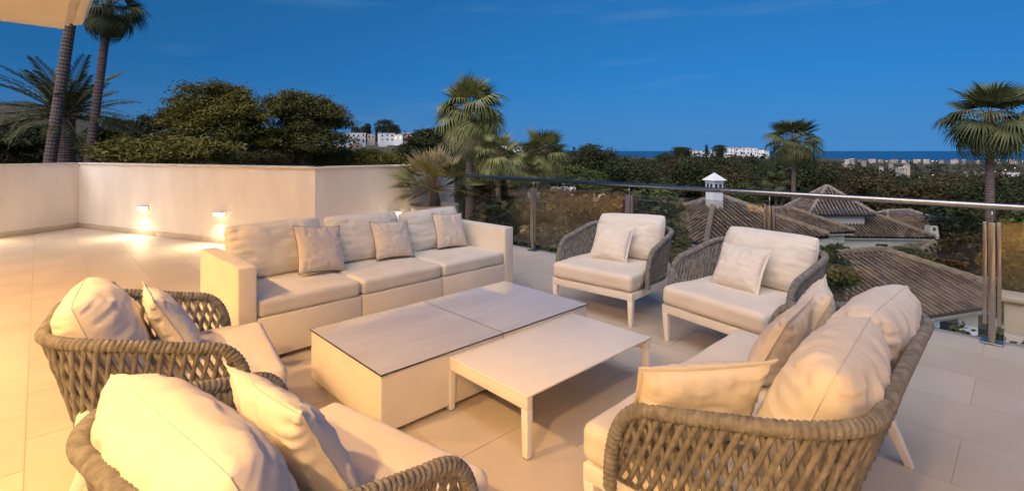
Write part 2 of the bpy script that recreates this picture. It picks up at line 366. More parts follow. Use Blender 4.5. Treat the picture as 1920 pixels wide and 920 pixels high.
# ------------------------------------------------------------------ parapet walls
WH = 1.235
def parapet(a, b, nrm, label, ext0=0.0, ext1=0.0):
    d = (b - a).normalized(); root = empty('parapet_wall', (a + b) / 2, 0, label, 'wall', 'parapet walls round the terrace')
    W = root.matrix_basis.inverted() if False else Matrix.Translation(-((a + b) / 2))
    def slab(n0, n1, z0, z1, name, m, e0=0, e1=0, bev=0):
        P = [W @ (a - d * e0 + nrm * n0), W @ (b + d * e1 + nrm * n0), W @ (b + d * e1 + nrm * n1), W @ (a - d * e0 + nrm * n1)]
        return MB().prism([(p.x, p.y) for p in P], z0, z1).build(name, m, root, bevel=bev)
    slab(0, 0.26, -0.3, WH, 'wall', M['plaster'], ext0, ext1)
    L = (b - a).length; k = max(1, round(L / 1.6))
    for i in range(k):
        p0 = a + d * (L * i / k + (0 if i else -ext0 - .0)); p1 = a + d * (L * (i + 1) / k - 0.004 + (0 if i < k - 1 else ext1))
        P = [W @ (p0 - nrm * .02), W @ (p1 - nrm * .02), W @ (p1 + nrm * .28), W @ (p0 + nrm * .28)]
        MB().prism([(p.x, p.y) for p in P], WH + .001, WH + .032).build('coping_stone', M['coping'], root, bevel=0.004)
    k = max(1, round(L / 1.35))
    for i in range(k):
        p0 = a + d * (L * i / k); p1 = a + d * (L * (i + 1) / k - 0.003)
        P = [W @ (p0 - nrm * .018), W @ (p1 - nrm * .018), W @ (p1 + nrm * .004), W @ (p0 + nrm * .004)]
        MB().prism([(p.x, p.y) for p in P], 0.001, 0.095).build('skirting_board', M['skirting'], root, bevel=0.003)
    return root
parapet(C0, C1, N0, 'plain white parapet wall running back to the house from the floor corner', 0, 0.26)
parapet(C1, C2, N1, 'long white parapet wall carrying two lit lamps behind the sofa arm', 0, 0)
parapet(C2, C3, N2, 'short white parapet wall behind the potted palm, joining the glass railing', 0, 0)

# wall lamps
def wall_lamp(p, nrm, label):
    root = empty('wall_lamp', p, math.atan2(nrm.y, nrm.x) + PI / 2, label, 'lamp', 'lamps on the parapet walls')   # local +y points into the wall... -y out
    rt = root
    MB().box((0, -.008, .02), (.20, .014, .085)).build('back_plate', M['lamp_body'], rt, bevel=.003)
    MB().box((0, -.056, .052), (.215, .080, .028)).build('hood', M['lamp_body'], rt, bevel=.004)
    MB().box((0, -.054, .012), (.19, .066, .046)).build('lens', M['lamp_lens'], rt, bevel=.006)
    l = bpy.data.lights.new('lamp_bulb', 'AREA'); l.shape = 'RECTANGLE'; l.size = .18; l.size_y = .06; l.energy = 1.9; l.color = (1, .78, .46); l.spread = R(140)
    lo = bpy.data.objects.new('lamp_bulb', l); col.objects.link(lo); lo.parent = rt; lo.location = (0, -.075, -.018); lo.rotation_euler = (R(-40), 0, 0)
    return root
w1 = (C2 - C1).normalized(); w2 = (C3 - C2).normalized(); w0 = (C1 - C0).normalized()
wall_lamp(C1 + w1 * 2.16 + Vector((0, 0, .47)) - N1 * .002, -N1, 'lit box lamp low on the long white wall, the one nearer the wall corner')
wall_lamp(C1 + w1 * 4.20 + Vector((0, 0, .47)) - N1 * .002, -N1, 'lit box lamp low on the long white wall, just above the sofa arm')
wall_lamp(C2 + w2 * 1.28 + Vector((0, 0, .47)) - N2 * .002, -N2, 'lit box lamp low on the short wall between sofa and potted palm')
wall_lamp(C1 - w0 * 1.75 + Vector((0, 0, .47)) - N0 * .002, -N0, 'lit box lamp low on the wall leading back to the house')

# ------------------------------------------------------------------ glass railing
RAILZ = 1.07
s_end = C3.dot(D1) + 0.02
post_px = (1000, 1180, 1443, 1860)
def s_at_px(x):                                  # where a view ray column crosses the railing line
    k = (x - 960) / FPX; # D1.x s + D2.x t = k (D1.y s + D2.y t)
    return rail_t * (k * D2.y - D2.x) / (D1.x - k * D1.y)
posts = [s_at_px(x) for x in post_px]; gap = (posts[3] - posts[0]) / 3; posts += [posts[3] + gap, posts[3] + 2 * gap]
rr = empty('glass_railing', fr(posts[1], rail_t), ROT, 'stainless steel and glass railing along the open terrace edge', 'railing')
o_s = posts[1]
ends = [s_end - o_s] + [p - o_s for p in posts]
MB().tube([(s_end - o_s - .02, 0, RAILZ), (ends[-1] + .6, 0, RAILZ)], 0.027, 20).build('handrail', M['steel'], rr, smooth=True)
MB().tube([(s_end - o_s - .02, 0, RAILZ), (s_end - o_s + .0, 0, RAILZ)], 0.045, 20).build('wall_flange', M['steel'], rr, smooth=True)
for p in posts:
    x = p - o_s
    po = MB().box((x, 0, .475), (.042, .052, .93)).build('post', M['steel'], rr, bevel=.003)
    MB().box((x, 0, .009), (.13, .13, .016)).build('base_plate', M['steel'], po, bevel=.003)
    MB().tube([(x, 0, .93), (x, 0, RAILZ - .025)], .007, 10).build('stem', M['steel'], po, smooth=True)
    for sx in (-1, 1): MB().box((x + sx * .040, 0, .545), (.026, .030, .80)).build('glass_clamp', M['steel'], po, bevel=.003)
for i in range(len(ends) - 1):
    a, b = ends[i] + (.02 if i == 0 else .032), ends[i + 1] - .032
    MB().box(((a + b) / 2, 0, .53), (b - a, .010, .86)).build('glass_panel', M['glass'], rr)

# ------------------------------------------------------------------ own house behind the camera
SZ = 3.3
HC = Vector((-6.63, 7.34, 0))                   # corner of the eaves
hs, ht = HC.dot(D1), HC.dot(D2)
house = empty('own_house', fr(hs + 6, ht - 4), ROT, 'modern house with warmly lit soffit overhanging the terrace', 'house')
o0, o1 = hs + 6, ht - 4
def hb(s0, s1, t0_, t1_, z0, z1, name, m, bev=0, par=None):
    return MB().box(((s0 + s1) / 2 - o0, (t0_ + t1_) / 2 - o1, (z0 + z1) / 2), (s1 - s0, t1_ - t0_, z1 - z0)).build(name, m, par or house, bevel=bev)
M['soffit'] = mat('soffit_paint', (0.72, 0.66, 0.56), 0.8, (0.68, 0.62, 0.52), 2, 4, 0.05, 30)
hb(hs, hs + 18, ht - 9, ht, SZ, SZ + .34, 'roof', M['soffit'])
cor = house
prof = [(0.003, .06), (.06, .06), (.06, .10), (.10, .10), (.10, .075), (.20, .10), (.26, .22), (.26, .42), (.003, .42)]
V = []; F = []; n = len(prof)
for s in (hs - .02, hs + 18): V += [(s - o0, ht + a - o1, SZ + b) for a, b in prof]
F = [tuple(range(n)), tuple(range(2 * n - 1, n - 1, -1))] + [(i, n + i, n + (i + 1) % n, (i + 1) % n) for i in range(n)]
MB().add(V, F).build('cornice', M['soffit'], house)
FT = ht - 4.0                                    # facade plane
# facade: piers, lintel, glazed openings, with the room behind
hb(hs + .4, hs + 1.6, FT - .3, FT, 0.0, SZ - .002, 'pier', M['plaster'])
hb(hs + 5.4, hs + 6.0, FT - .3, FT, 0.0, SZ - .002, 'pier', M['plaster'])
hb(hs + 10.4, hs + 15.9, FT - .3, FT, 0.0, SZ - .002, 'pier', M['plaster'])
hb(hs + 1.6, hs + 5.4, FT - .3, FT, 2.45, SZ - .002, 'lintel', M['plaster'])
hb(hs + 6.0, hs + 10.4, FT - .3, FT, 2.45, SZ - .002, 'lintel', M['plaster'])
hb(hs + .4, hs + 15.9, FT - 5.2, FT - 5.0, 0.0, SZ - .002, 'rear_wall', M['plaster'])
hb(hs + .4, hs + .6, FT - 5.0, FT - .3, 0.0, SZ - .002, 'side_wall', M['plaster'])
hb(hs + 15.7, hs + 15.9, FT - 5.0, FT - .3, 0.0, SZ - .002, 'side_wall', M['plaster'])
hb(hs + .4, hs + 15.9, FT - 5.0, FT - .02, -.004, 0.012, 'room_floor', M['skirting'])
for a, b in ((hs + 1.6, hs + 5.4), (hs + 6.0, hs + 10.4)):
    k = 3; w = (b - a) / k
    for i in range(k):
        fo = MB(); x0, x1 = a + i * w + .004, a + (i + 1) * w - .004; yc = FT - .15 + (.05 if i % 2 else 0)
        for (u0, u1, z0, z1) in ((x0, x0 + .05, .02, 2.44), (x1 - .05, x1, .02, 2.44), (x0 + .05, x1 - .05, .02, .08), (x0 + .05, x1 - .05, 2.38, 2.44)):
            fo.box(((u0 + u1) / 2 - o0, yc - o1, (z0 + z1) / 2), (u1 - u0, .045, z1 - z0))
        d = fo.build('sliding_door', M['foot'], house)
        MB().box(((x0 + x1) / 2 - o0, yc - o1, 1.23), (x1 - x0 - .1, .01, 2.3)).build('pane', M['glass'], d)
LC = (1.0, 0.57, 0.22)
def downlight(s, t, label, grp, watts, blend=.9, ang=150):
    p = fr(s, t, SZ)
    root = empty('downlight', p, ROT, label, 'lamp', grp)
    MB().lathe([(.045, -.001), (.045, -.012), (.062, -.012), (.066, -.001)], seg=20).build('trim_ring', M['lamp_body'], root, smooth=True)
    MB().lathe([(0.0, -.004), (.0445, -.004)], seg=20).build('lens', M['down_lens'], root)
    l = bpy.data.lights.new('bulb', 'SPOT'); l.energy = watts; l.color = LC; l.spot_size = R(ang); l.spot_blend = blend; l.shadow_soft_size = .09
    lo = bpy.data.objects.new('bulb', l); col.objects.link(lo); lo.parent = root; lo.location = (0, 0, -.02)
for k, wt in ((2.0, 140), (4.6, 215), (7.2, 190), (9.8, 250), (12.4, 200)):
    downlight(hs + k, ht - 2.0, 'small round downlight recessed in the lit house soffit', 'downlights in the soffit', wt)
for k in (3.5, 8.2):
    downlight(hs + k, FT - 2.0, 'small round downlight in the ceiling of the lit room', 'downlights in the room', 110)

# ------------------------------------------------------------------ soft goods
def pillow(w, h, t, seed, wr=0.010, c=0.05, n=52, a=2.6, b=0.5, sag=0.15, kc=0.0):
    """knife-edge cushion, width x, height z (bottom at z=0), thickness y; returns (verts, faces, outline)"""
    V = []; F = []; sd = seed * 7.31
    def P(u, v, side):
        x = w / 2 * u * (1 - c * (1 - v * v) * abs(u) ** 2) * math.sqrt(1 - kc * v ** 4); z = h / 2 * v * (1 - c * (1 - u * u) * abs(v) ** 2) * math.sqrt(1 - kc * u ** 4)
        e = max(0.0, (1 - abs(u) ** a) * (1 - abs(v) ** a)) ** b
        y = t / 2 * e * (1 + sag * -v)
        n1 = noise.noise(Vector((v * 5.5 + sd, u * 1.3, side * 3.1))) * abs(u) ** 1.5 + noise.noise(Vector((u * 5.5 + sd, v * 1.3, side * 5.7))) * abs(v) ** 1.5
        n3 = 1 - abs(noise.noise(Vector(((u + v) * 2.6 + sd, (u - v) * 1.1, side * 2.0)))) * 2
        n4 = noise.noise(Vector((u * 2.1 + sd, v * 2.1, side * 9.0)))
        n5 = 1 - 2.4 * abs(noise.noise(Vector((u * 1.2 + v * 3.6 + sd, u * 3.0 - v * 0.8, side * 4.0 + sd))))
        n6 = noise.noise(Vector((v * 11 + sd, u * 2.0, side * 3.1))) * abs(u) ** 2 + noise.noise(Vector((u * 11 + sd, v * 2.0, side * 5.7))) * abs(v) ** 2
        y += wr * e ** .6 * (0.7 * n1 + 0.25 * n3 + 0.35 * n4 + 0.30 * n5 + 1.15 * n6)
        return (x, side * y, z + h / 2)
    # denser sampling towards the edges
    g = [math.sin(PI / 2 * (-1 + 2 * i / n)) for i in range(n + 1)]
    idx = {}
    for side in (1, -1):
        for j, v in enumerate(g):
            for i, u in enumerate(g):
                k = (i, j) if (i in (0, n) or j in (0, n)) else (i, j, side)
                if k not in idx: idx[k] = len(V); V.append(P(u, v, side))
        key = lambda i, j: idx[(i, j)] if (i in (0, n) or j in (0, n)) else idx[(i, j, side)]
        for j in range(n):
            for i in range(n):
                q = (key(i, j), key(i + 1, j), key(i + 1, j + 1), key(i, j + 1))
                F.append(q if side < 0 else q[::-1])
    ring = [(i, 0) for i in range(n)] + [(n, j) for j in range(n)] + [(i, n) for i in range(n, 0, -1)] + [(0, j) for j in range(n, 0, -1)]
    return V, F, [Vector(V[idx[k]]) for k in ring]
def cushion_part(parent, M_, w, h, t, seed, m, name='back_cushion', seam=True, **kw):
    V, F, ring = pillow(w, h, t, seed, **kw)
    o = MB().add(V, F).build(name, m, parent, smooth=True, M=M_)
    if seam: MB().tube(ring, 0.0035, 6, closed=True).build('seam', m, o, smooth=True)
    return o
def throw(loc, rot, w, h, t, seed, m, label, edge='flange', group=None):
    root = empty('throw_cushion', (0, 0, 0), 0, label, 'cushion', group); root.matrix_world = TRS(loc, rot)
    V, F, ring = pillow(w, h, t, seed, wr=.015, c=.08, sag=.2)
    MB().add(V, F).build('cover', m, root, smooth=True)
    if edge == 'flange':
        c = Vector((0, 0, h / 2)); VV = []; FF = []; k = len(ring)
        for p in ring:
            d = (p - c); q = p + Vector((math.copysign(min(1, abs(d.x) / (w * .42)) ** 6, d.x), 0, math.copysign(min(1, abs(d.z) / (h * .42)) ** 6, d.z))) * .016
            q.y += .004 * noise.noise(q * 18 + Vector((seed, 0, 0)))
            VV += [p + Vector((0, .003, 0)), q + Vector((0, .002, 0)), q - Vector((0, .002, 0)), p - Vector((0, .003, 0))]
        for i in range(k):
            j = (i + 1) % k
            for e in range(3): FF.append((i * 4 + e, j * 4 + e, j * 4 + e + 1, i * 4 + e + 1))
        MB().add(VV, FF).build('flange', m, root, smooth=True)
    else:
        MB().tube(ring, .005, 6, closed=True).build('piping', M['piping'], root, smooth=True)
    return root
def rbox(sx, sy, sz, r, crown=0.0, n=8, seed=0, wob=0.0):
    """rounded box centred on x,y with bottom at z=0"""
    def axis(s):
        h = s / 2; k = 5
        e = [h - r + r * math.sin(PI / 2 * i / k) for i in range(k + 1)]
        return [-x for x in e[::-1]] + [-(h - r) + 2 * (h - r) * i / n for i in range(1, n)] + e
    A = [axis(sx), axis(sy), axis(sz)]; S = (sx / 2, sy / 2, sz / 2); V = []; F = []; idx = {}
    def vid(p):
        k = tuple(round(c, 6) for c in p)
        if k not in idx:
            inner = Vector([max(-(S[i] - r), min(S[i] - r, p[i])) for i in range(3)]); d = Vector(p) - inner
            q = inner + (d.normalized() * r if d.length > 1e-9 else d)
            u, v = q.x / S[0], q.y / S[1]
            if q.z > 0: q.z += crown * max(0, 1 - u * u) * max(0, 1 - v * v)
            if wob:
                nn = noise.noise(Vector((q.x * 7 + seed, q.y * 7, q.z * 9))) * wob
                q += Vector((q.x / S[0], q.y / S[1], q.z / S[2])) * nn
            idx[k] = len(V); V.append((q.x, q.y, q.z + S[2]))
        return idx[k]
    for ax in range(3):
        b, c = [(1, 2), (2, 0), (0, 1)][ax]
        for sgn in (-1, 1):
            for i in range(len(A[b]) - 1):
                for j in range(len(A[c]) - 1):
                    q = []
                    for di, dj in ((0, 0), (1, 0), (1, 1), (0, 1)):
                        p = [0, 0, 0]; p[ax] = sgn * S[ax]; p[b] = A[b][i + di]; p[c] = A[c][j + dj]; q.append(vid(p))
                    F.append(tuple(q if sgn > 0 else q[::-1]))
    return MB().add(V, F)

# ------------------------------------------------------------------ rope armchairs and loveseat
FZ = 0.290                                       # top of the metal frame
def ucurve(w, yf, yb, r, k):
    P = []; m = 24
    P.append(Vector((-w, yf))); P.append(Vector((-w, yb + r)))
    P += [Vector((-w + r - r * math.cos(PI / 2 * i / m), yb + r - r * math.sin(PI / 2 * i / m))) for i in range(1, m + 1)]
    P += [Vector((-p.x, p.y)) for p in P[::-1]]
    L = [0]
    for i in range(1, len(P)): L.append(L[-1] + (P[i] - P[i - 1]).length)
    tot = L[-1]
    def at(s):
        x = max(0, min(1, s)) * tot; i = max(j for j in range(len(L) - 1) if L[j] <= x + 1e-12)
        f = (x - L[i]) / max(1e-9, L[i + 1] - L[i]); return P[i].lerp(P[i + 1], min(1, f))
    return at, tot
def make_rope_seat(name, hw, pitch=0.043):
    root = empty(name)
    Bc, lb = ucurve(hw - .012, .27, -.385, .17, 0); Tc, lt = ucurve(hw + .035, .23, -.51, .27, 0)
    s0 = .17 / lt
    def top(s):
        p = Tc(s); e = min(s, 1 - s); a = min(1, e / s0)
        back = max(0, min(1, (.23 - p.y) / .70)); H = .312 + .118 * back * back * (3 - 2 * back)
        z = FZ + .012 + H * max(0, 1 - (1 - a) ** 2.6) ** (1 / 2.6)
        fl = max(0, 1 - e / .22) ; x = p.x + math.copysign(.022 * fl, p.x)
        return Vector((x, p.y, z))
    def bot(s):
        p = Bc(s); return Vector((p.x, p.y, FZ + .012))
    # frame
    fb = MB(); W = hw - .002; yf, yb = .395, -.375
    for (c, s) in (((0, yf - .017, FZ - .0325), (2 * W, .034, .065)), ((0, yb + .017, FZ - .0325), (2 * W - .12, .034, .065)),
                   ((-W + .0175, 0.01, FZ - .0325), (.034, .70, .065)), ((W - .0175, .01, FZ - .0325), (.034, .70, .065))):
        fb.box(c, s)
    fb.build('frame', M['white_metal'], root, bevel=.004)
    MB().box((0, .01, FZ - .008), (2 * W - .08, .70, .012)).build('seat_deck', M['white_metal'], root)
    for sx in (-1, 1):
        MB().frustum((sx * (W - .028), yf - .028, 0), (.030, .030), (sx * (W - .0235), yf - .0235, FZ - .064), (.047, .047)).build('leg', M['white_metal'], root, bevel=.003)
        MB().frustum((sx * (W - .045), yb - .055, 0), (.030, .034), (sx * (W - .075), yb + .03, FZ - .064), (.044, .05)).build('leg', M['white_metal'], root, bevel=.003)
    # bottom rod and wrapped rail
    n = 120
    MB().tube([bot(i / n) for i in range(n + 1)], .010, 8).build('lower_rail', M['rope'], root, smooth=True)
    P = []; N_ = 4000; pts = [top(min(1, max(0, (i / N_)))) for i in range(N_ + 1)]
    # dense near the ends where the rail climbs
    pre = [top(s0 * (i / 400) ** 3) for i in range(400)]; pts = pre + [p for i, p in enumerate(pts) if s0 < i / N_ < 1 - s0] + [top(1 - s0 * (i / 400) ** 3) for i in range(399, -1, -1)]
    L = [0]
    for i in range(1, len(pts)): L.append(L[-1] + (pts[i] - pts[i - 1]).length)
    step = .0032; m = int(L[-1] / step); La = np.array(L); A = np.array(pts); xs = np.linspace(0, L[-1], m)
    path = [Vector(p) for p in np.stack([np.interp(xs, La, A[:, k]) for k in range(3)], 1)]
    V = []; F = []; seg = 12; cw = .020; r0 = .0170
    T = [(path[min(m - 1, i + 2)] - path[max(0, i - 2)]).normalized() for i in range(m)]
    Nn = Vector((0, 1, 0)); Nn = (Nn - T[0] * Nn.dot(T[0])).normalized()
    for i in range(m):
        Nn = (Nn - T[i] * Nn.dot(T[i])).normalized(); Bn = T[i].cross(Nn)
        for k in range(seg):
            a = 2 * PI * k / seg
            ph = (xs[i] / cw + k / seg + .14 * noise.noise(Vector((xs[i] * 40, 0, 0)))) % 1.0
            rr_ = r0 + .0085 * math.sqrt(max(0, 1 - (2 * ph - 1) ** 2)) + .0012 * noise.noise(Vector((xs[i] * 90, k, 0)))
            V.append(path[i] + (Nn * math.cos(a) + Bn * math.sin(a)) * rr_)
    for i in range(m - 1):
        for k in range(seg): F.append((i * seg + k, i * seg + (k + 1) % seg, (i + 1) * seg + (k + 1) % seg, (i + 1) * seg + k))
    F += [tuple(range(seg - 1, -1, -1)), tuple(range((m - 1) * seg, m * seg))]
    tag(MB().add(V, F).build('rope_wrapped_rail', M['rope'], root, smooth=True), kind='stuff')
    # lattice of rope strands
    cnt = int(lt / pitch); dl = 2.75 / cnt
    for fam in (-1, 1):
        for i in range(-3, cnt + 4):
            sb = (i + .5 + .25 * fam) / cnt; st = sb + fam * dl
            ts = [k / 7 for k in range(8)]; pth = []
            for t in ts:
                s = sb + (st - sb) * t
                if s < .002 or s > .998: continue
                p = bot(s).lerp(top(s), t)
                q0, q1 = bot(max(0, s - .01)), bot(min(1, s + .01)); d = (q1 - q0).normalized(); nrm = Vector((d.y, -d.x, 0))
                pth.append(p + nrm * (-.0035 * math.cos(PI * (t * 5.5 + i)) * fam + .0035 * fam))
            if len(pth) < 3: continue
            MB().tube(pth, .0104, 6, flat=1.0).build('rope_strand', M['rope'], root, smooth=True)
    return root
def put(root, c, f):
    root.location = (c[0], c[1], 0); root.rotation_euler = (0, 0, math.atan2(f[1], f[0]) - PI / 2)
def local(root, p): return Matrix.LocRotScale(root.location, root.rotation_euler, None) @ p
BACKT = .38
def armchair_cushions(root, seed):
    rbox(.845, .80, .150, .045, .012, 10, seed, .006).build('seat_cushion', M['fabric_seat'], root, smooth=True, M=TRS((0, .012, FZ + .001)))
    cushion_part(root, TRS((.0, -.245, FZ + .132), (BACKT, (.05, .0, -.03, .03)[seed - 3], .03 * (seed % 3 - 1))), .77, .47, .29, seed, M['fabric'], wr=.019, c=.03, a=3.0, b=.5, sag=.10, kc=.14)
proto = make_rope_seat('rope_armchair', .425)
CH = [((.966, 4.773), (-.67, -.742), 'grey rope armchair by the railing, between the long sofa and another armchair'),
      ((1.75, 3.79), (-.843, -.538), 'grey rope armchair by the railing, between another armchair and the rope loveseat'),
      ((-1.674, 2.547), (.82, .572), 'grey rope armchair right beside the left arm of the long sofa'),
      ((-.641, 1.569), (.56, .828), 'grey rope armchair facing the glass table end, beside one near the sofa')]
CH[2] = (CH[2][0], CH[2][1], 'grey rope armchair standing against the left arm of the long sofa')
CH[3] = (CH[3][0], CH[3][1], 'grey rope armchair set apart from the sofa, its back to the house')
chairs = []
for k in range(4):
    o = proto if k == 0 else copy_tree(proto)
    chairs.append(o)
for k, (c, f, lb) in enumerate(CH):
    o = chairs[k]; tag(o, lb, 'armchair', 'grey rope armchairs'); put(o, c, f); armchair_cushions(o, k + 3)
love = make_rope_seat('rope_loveseat', .752); tag(love, 'grey rope loveseat with two large cream back cushions', 'loveseat')
put(love, (1.088, 2.172), (-.70, .714))
rbox(1.50, .80, .150, .045, .012, 14, 5, .006).build('seat_cushion', M['fabric_seat'], love, smooth=True, M=TRS((0, .012, FZ + .001)))
for sx, sd in ((-1, 21), (1, 22)):
    cushion_part(love, TRS((sx * .338, -.232, FZ + .130), (BACKT, 0, -.05 * sx)), .69, .50, .28, sd, M['fabric'], wr=.021, c=.03, a=3.0, b=.5, sag=.10, kc=.14)
SEAT = FZ + .148
def throw_on(root, p, rot, w, h, t, seed, m, label, edge='flange', group='cream throw cushions on the rope seats'):
    Mx = Matrix.LocRotScale(root.location, root.rotation_euler, None) @ TRS(p, rot)
    return throw(Mx.to_translation(), Mx.to_euler(), w, h, t, seed, m, label, edge, group)
throw_on(chairs[0], (.03, .045, SEAT + .012), (.52, 0, .05), .38, .35, .14, 31, M['fabric'], 'square cream throw cushion on the armchair between sofa and other armchair')
throw_on(chairs[1], (.04, .045, SEAT + .012), (.54, .03, -.05), .40, .34, .14, 32, M['fabric'], 'square cream throw cushion on the armchair beside the loveseat')
throw_on(chairs[2], (-.09, .025, SEAT + .012), (.50, 0, .12), .41, .38, .14, 33, M['fabric'], 'square cream throw cushion on the armchair against the sofa arm')
throw_on(chairs[3], (.0, .035, SEAT + .012), (.48, 0, -.08), .46, .40, .15, 34, M['fabric'], 'square cream throw cushion on the armchair set apart from the sofa')
throw_on(love, (-.55, .085, SEAT + .012), (.52, 0, -.66), .46, .38, .17, 35, M['fabric'], 'cream throw cushion leaning into the loveseat corner by the floor edge')
throw_on(love, (.54, .03, SEAT + .012), (.40, 0, .30), .42, .40, .15, 36, M['fabric'], 'cream throw cushion in the loveseat corner next to an armchair')
throw_on(love, (.16, .06, SEAT + .012), (.46, 0, .06), .42, .38, .14, 37, M['fabric_beige'], 'darker beige throw cushion in the middle of the loveseat')

# ------------------------------------------------------------------ long sofa
SL, SD = 2.667, 0.98
SO = Vector((-1.871, 3.384, 0)); sdir = (Vector((.015, 5.27, 0)) - SO).normalized(); sback = Vector((-sdir.y, sdir.x, 0))
sofa = empty('sofa', SO + sdir * SL / 2 + sback * SD / 2, math.atan2(sdir.y, sdir.x), 'long white three-seat sofa with loose pale cushions before the parapet wall', 'sofa')
hl = SL / 2; hd = SD / 2; AW = .125           # local: x along, -y front
bx = [-hl, -hl + .923, -hl + 1.742, hl]
for i in range(3):
    x0 = bx[i] + (AW + .002 if i == 0 else .004); x1 = bx[i + 1] - (AW + .002 if i == 2 else .004)
    MB().box(((x0 + x1) / 2, -.07, .175), (x1 - x0, SD - .14, .29)).build('base', M['leatherette'], sofa, bevel=.008)
    MB().box(((x0 + x1) / 2, hd - .069, .345), (x1 - x0, .136, .63)).build('back_panel', M['leatherette'], sofa, bevel=.012)
for sx in (-1, 1):
    MB().box((sx * (hl - AW / 2), 0, .3625), (AW, SD, .665)).build('arm', M['leatherette'], sofa, bevel=.012, seg=3)
    for sy in (-1, 1): MB().box((sx * (hl - .07), sy * (hd - .08), .015), (.06, .06, .029)).build('foot', M['foot'], sofa)
for i in range(3):
    x0 = bx[i] + (AW + .004 if i == 0 else .004); x1 = bx[i + 1] - (AW + .004 if i == 2 else .004)
    rbox(x1 - x0 - .004, SD - .145, .125, .035, .014, 10, 40 + i, .006).build('seat_cushion', M['fabric_sofa'], sofa, smooth=True, M=TRS(((x0 + x1) / 2, -.072 + .003, .321)))
    cushion_part(sofa, TRS(((x0 + x1) / 2 + (.0, .0, .0)[i], .205, .430), (-.22, (.0, .02, -.02)[i], (.03, -.02, .03)[i])), (.82, .80, .80)[i], (.475, .465, .445)[i], .25, 50 + i, M['fabric_sofa'], wr=.019, c=.03, a=3.2, b=.5, sag=.2, kc=.12)
def throw_sofa(p, rot, w, h, t, seed, label):
    return throw_on(sofa, p, rot, w, h, t, seed, M['fabric_beige'], label, 'piping', 'beige piped cushions on the sofa')
throw_sofa((-.55, -.075, .462), (-.45, .12, .10), .44, .42, .14, 61, 'beige piped cushion on the sofa seat next to the armchair')
throw_sofa((.20, -.01, .462), (-.48, .05, -.05), .41, .38, .13, 62, 'beige piped cushion on the middle seat of the sofa')
throw_sofa((.92, .02, .462), (-.40, .05, -.10), .38, .38, .13, 63, 'beige piped cushion on the sofa seat next to the railing')

# ------------------------------------------------------------------ tables
gp = [floor_pt(713.3, 703.3, .345), floor_pt(1102.4, 569.1, .345), floor_pt(581.2, 616.5, .345)]
gl_d = (gp[1] - gp[0]); GL = gl_d.length; gl_d.normalize(); gb = Vector((-gl_d.y, gl_d.x, 0)); GW = .918
ga = math.atan2(gl_d.y, gl_d.x)
for i, lb in enumerate(('white block coffee table with glass top, the half towards the armchairs by the house', 'white block coffee table with glass top, the half towards the railing')):
    c = Vector((gp[0].x, gp[0].y, 0)) + gl_d * (GL * (i + .5) / 2) + gb * GW / 2
    t = empty('glass_top_table', c, ga, lb, 'table', 'block coffee tables with glass tops')
    w = GL / 2 - .006
    MB().box((0, 0, .184), (w - .006, GW - .01, .308)).build('body', M['leatherette'], t, bevel=.008)
    g = MB().box((0, 0, .3425), (w, GW, .006)).build('glass_top', M['table_glass'], t)
    e = MB()
    for (c_, s_) in (((0, GW / 2 + .0022, .3425), (w + .008, .004, .0066)), ((0, -GW / 2 - .0022, .3425), (w + .008, .004, .0066)), ((w / 2 + .0022, 0, .3425), (.004, GW, .0066)), ((-w / 2 - .0022, 0, .3425), (.004, GW, .0066))): e.box(c_, s_)
    e.build('glass_edge', M['dark_edge'], g)
    for sx in (-1, 1):
        for sy in (-1, 1): MB().box((sx * (w / 2 - .06), sy * (GW / 2 - .05), .015), (.06, .06, .029)).build('foot', M['foot'], t, bevel=.003)
TZ = .315
pA, pB, pC = floor_pt(834, 666, TZ), floor_pt(988.5, 743, TZ), floor_pt(1221, 631, TZ)
td = (pC - pB); TLn = td.length; td.normalize(); tb_ = Vector((-td.y, td.x, 0)); TWd = (pA - pB).dot(tb_)
ctr = Vector((pB.x, pB.y, 0)) + td * TLn / 2 + tb_ * TWd / 2
t = empty('low_table', ctr, math.atan2(td.y, td.x), 'plain white metal low table with four legs beside the glass tables', 'table')
MB().box((0, 0, TZ - .006), (TLn, TWd, .012)).build('table_top', M['white_metal'], t, bevel=.004)
for sx in (-1, 1): MB().box((sx * (TLn / 2 - .0225), 0, TZ - .0435), (.039, TWd - .006, .062)).build('apron', M['white_metal'], t, bevel=.004)
for sy in (-1, 1): MB().box((0, sy * (TWd / 2 - .05), TZ - .022), (TLn - .09, .03, .019)).build('rail', M['white_metal'], t)
for sx in (-1, 1):
    for sy in (-1, 1):
        lg = MB().frustum((sx * (TLn / 2 - .021), sy * (TWd / 2 - .022), .006), (.034, .038), (sx * (TLn / 2 - .0225), sy * (TWd / 2 - .0245), TZ - .075), (.040, .043)).build('leg', M['white_metal'], t, bevel=.003)
        MB().box((sx * (TLn / 2 - .021), sy * (TWd / 2 - .022), .003), (.026, .030, .006)).build('foot_pad', M['foot'], lg)

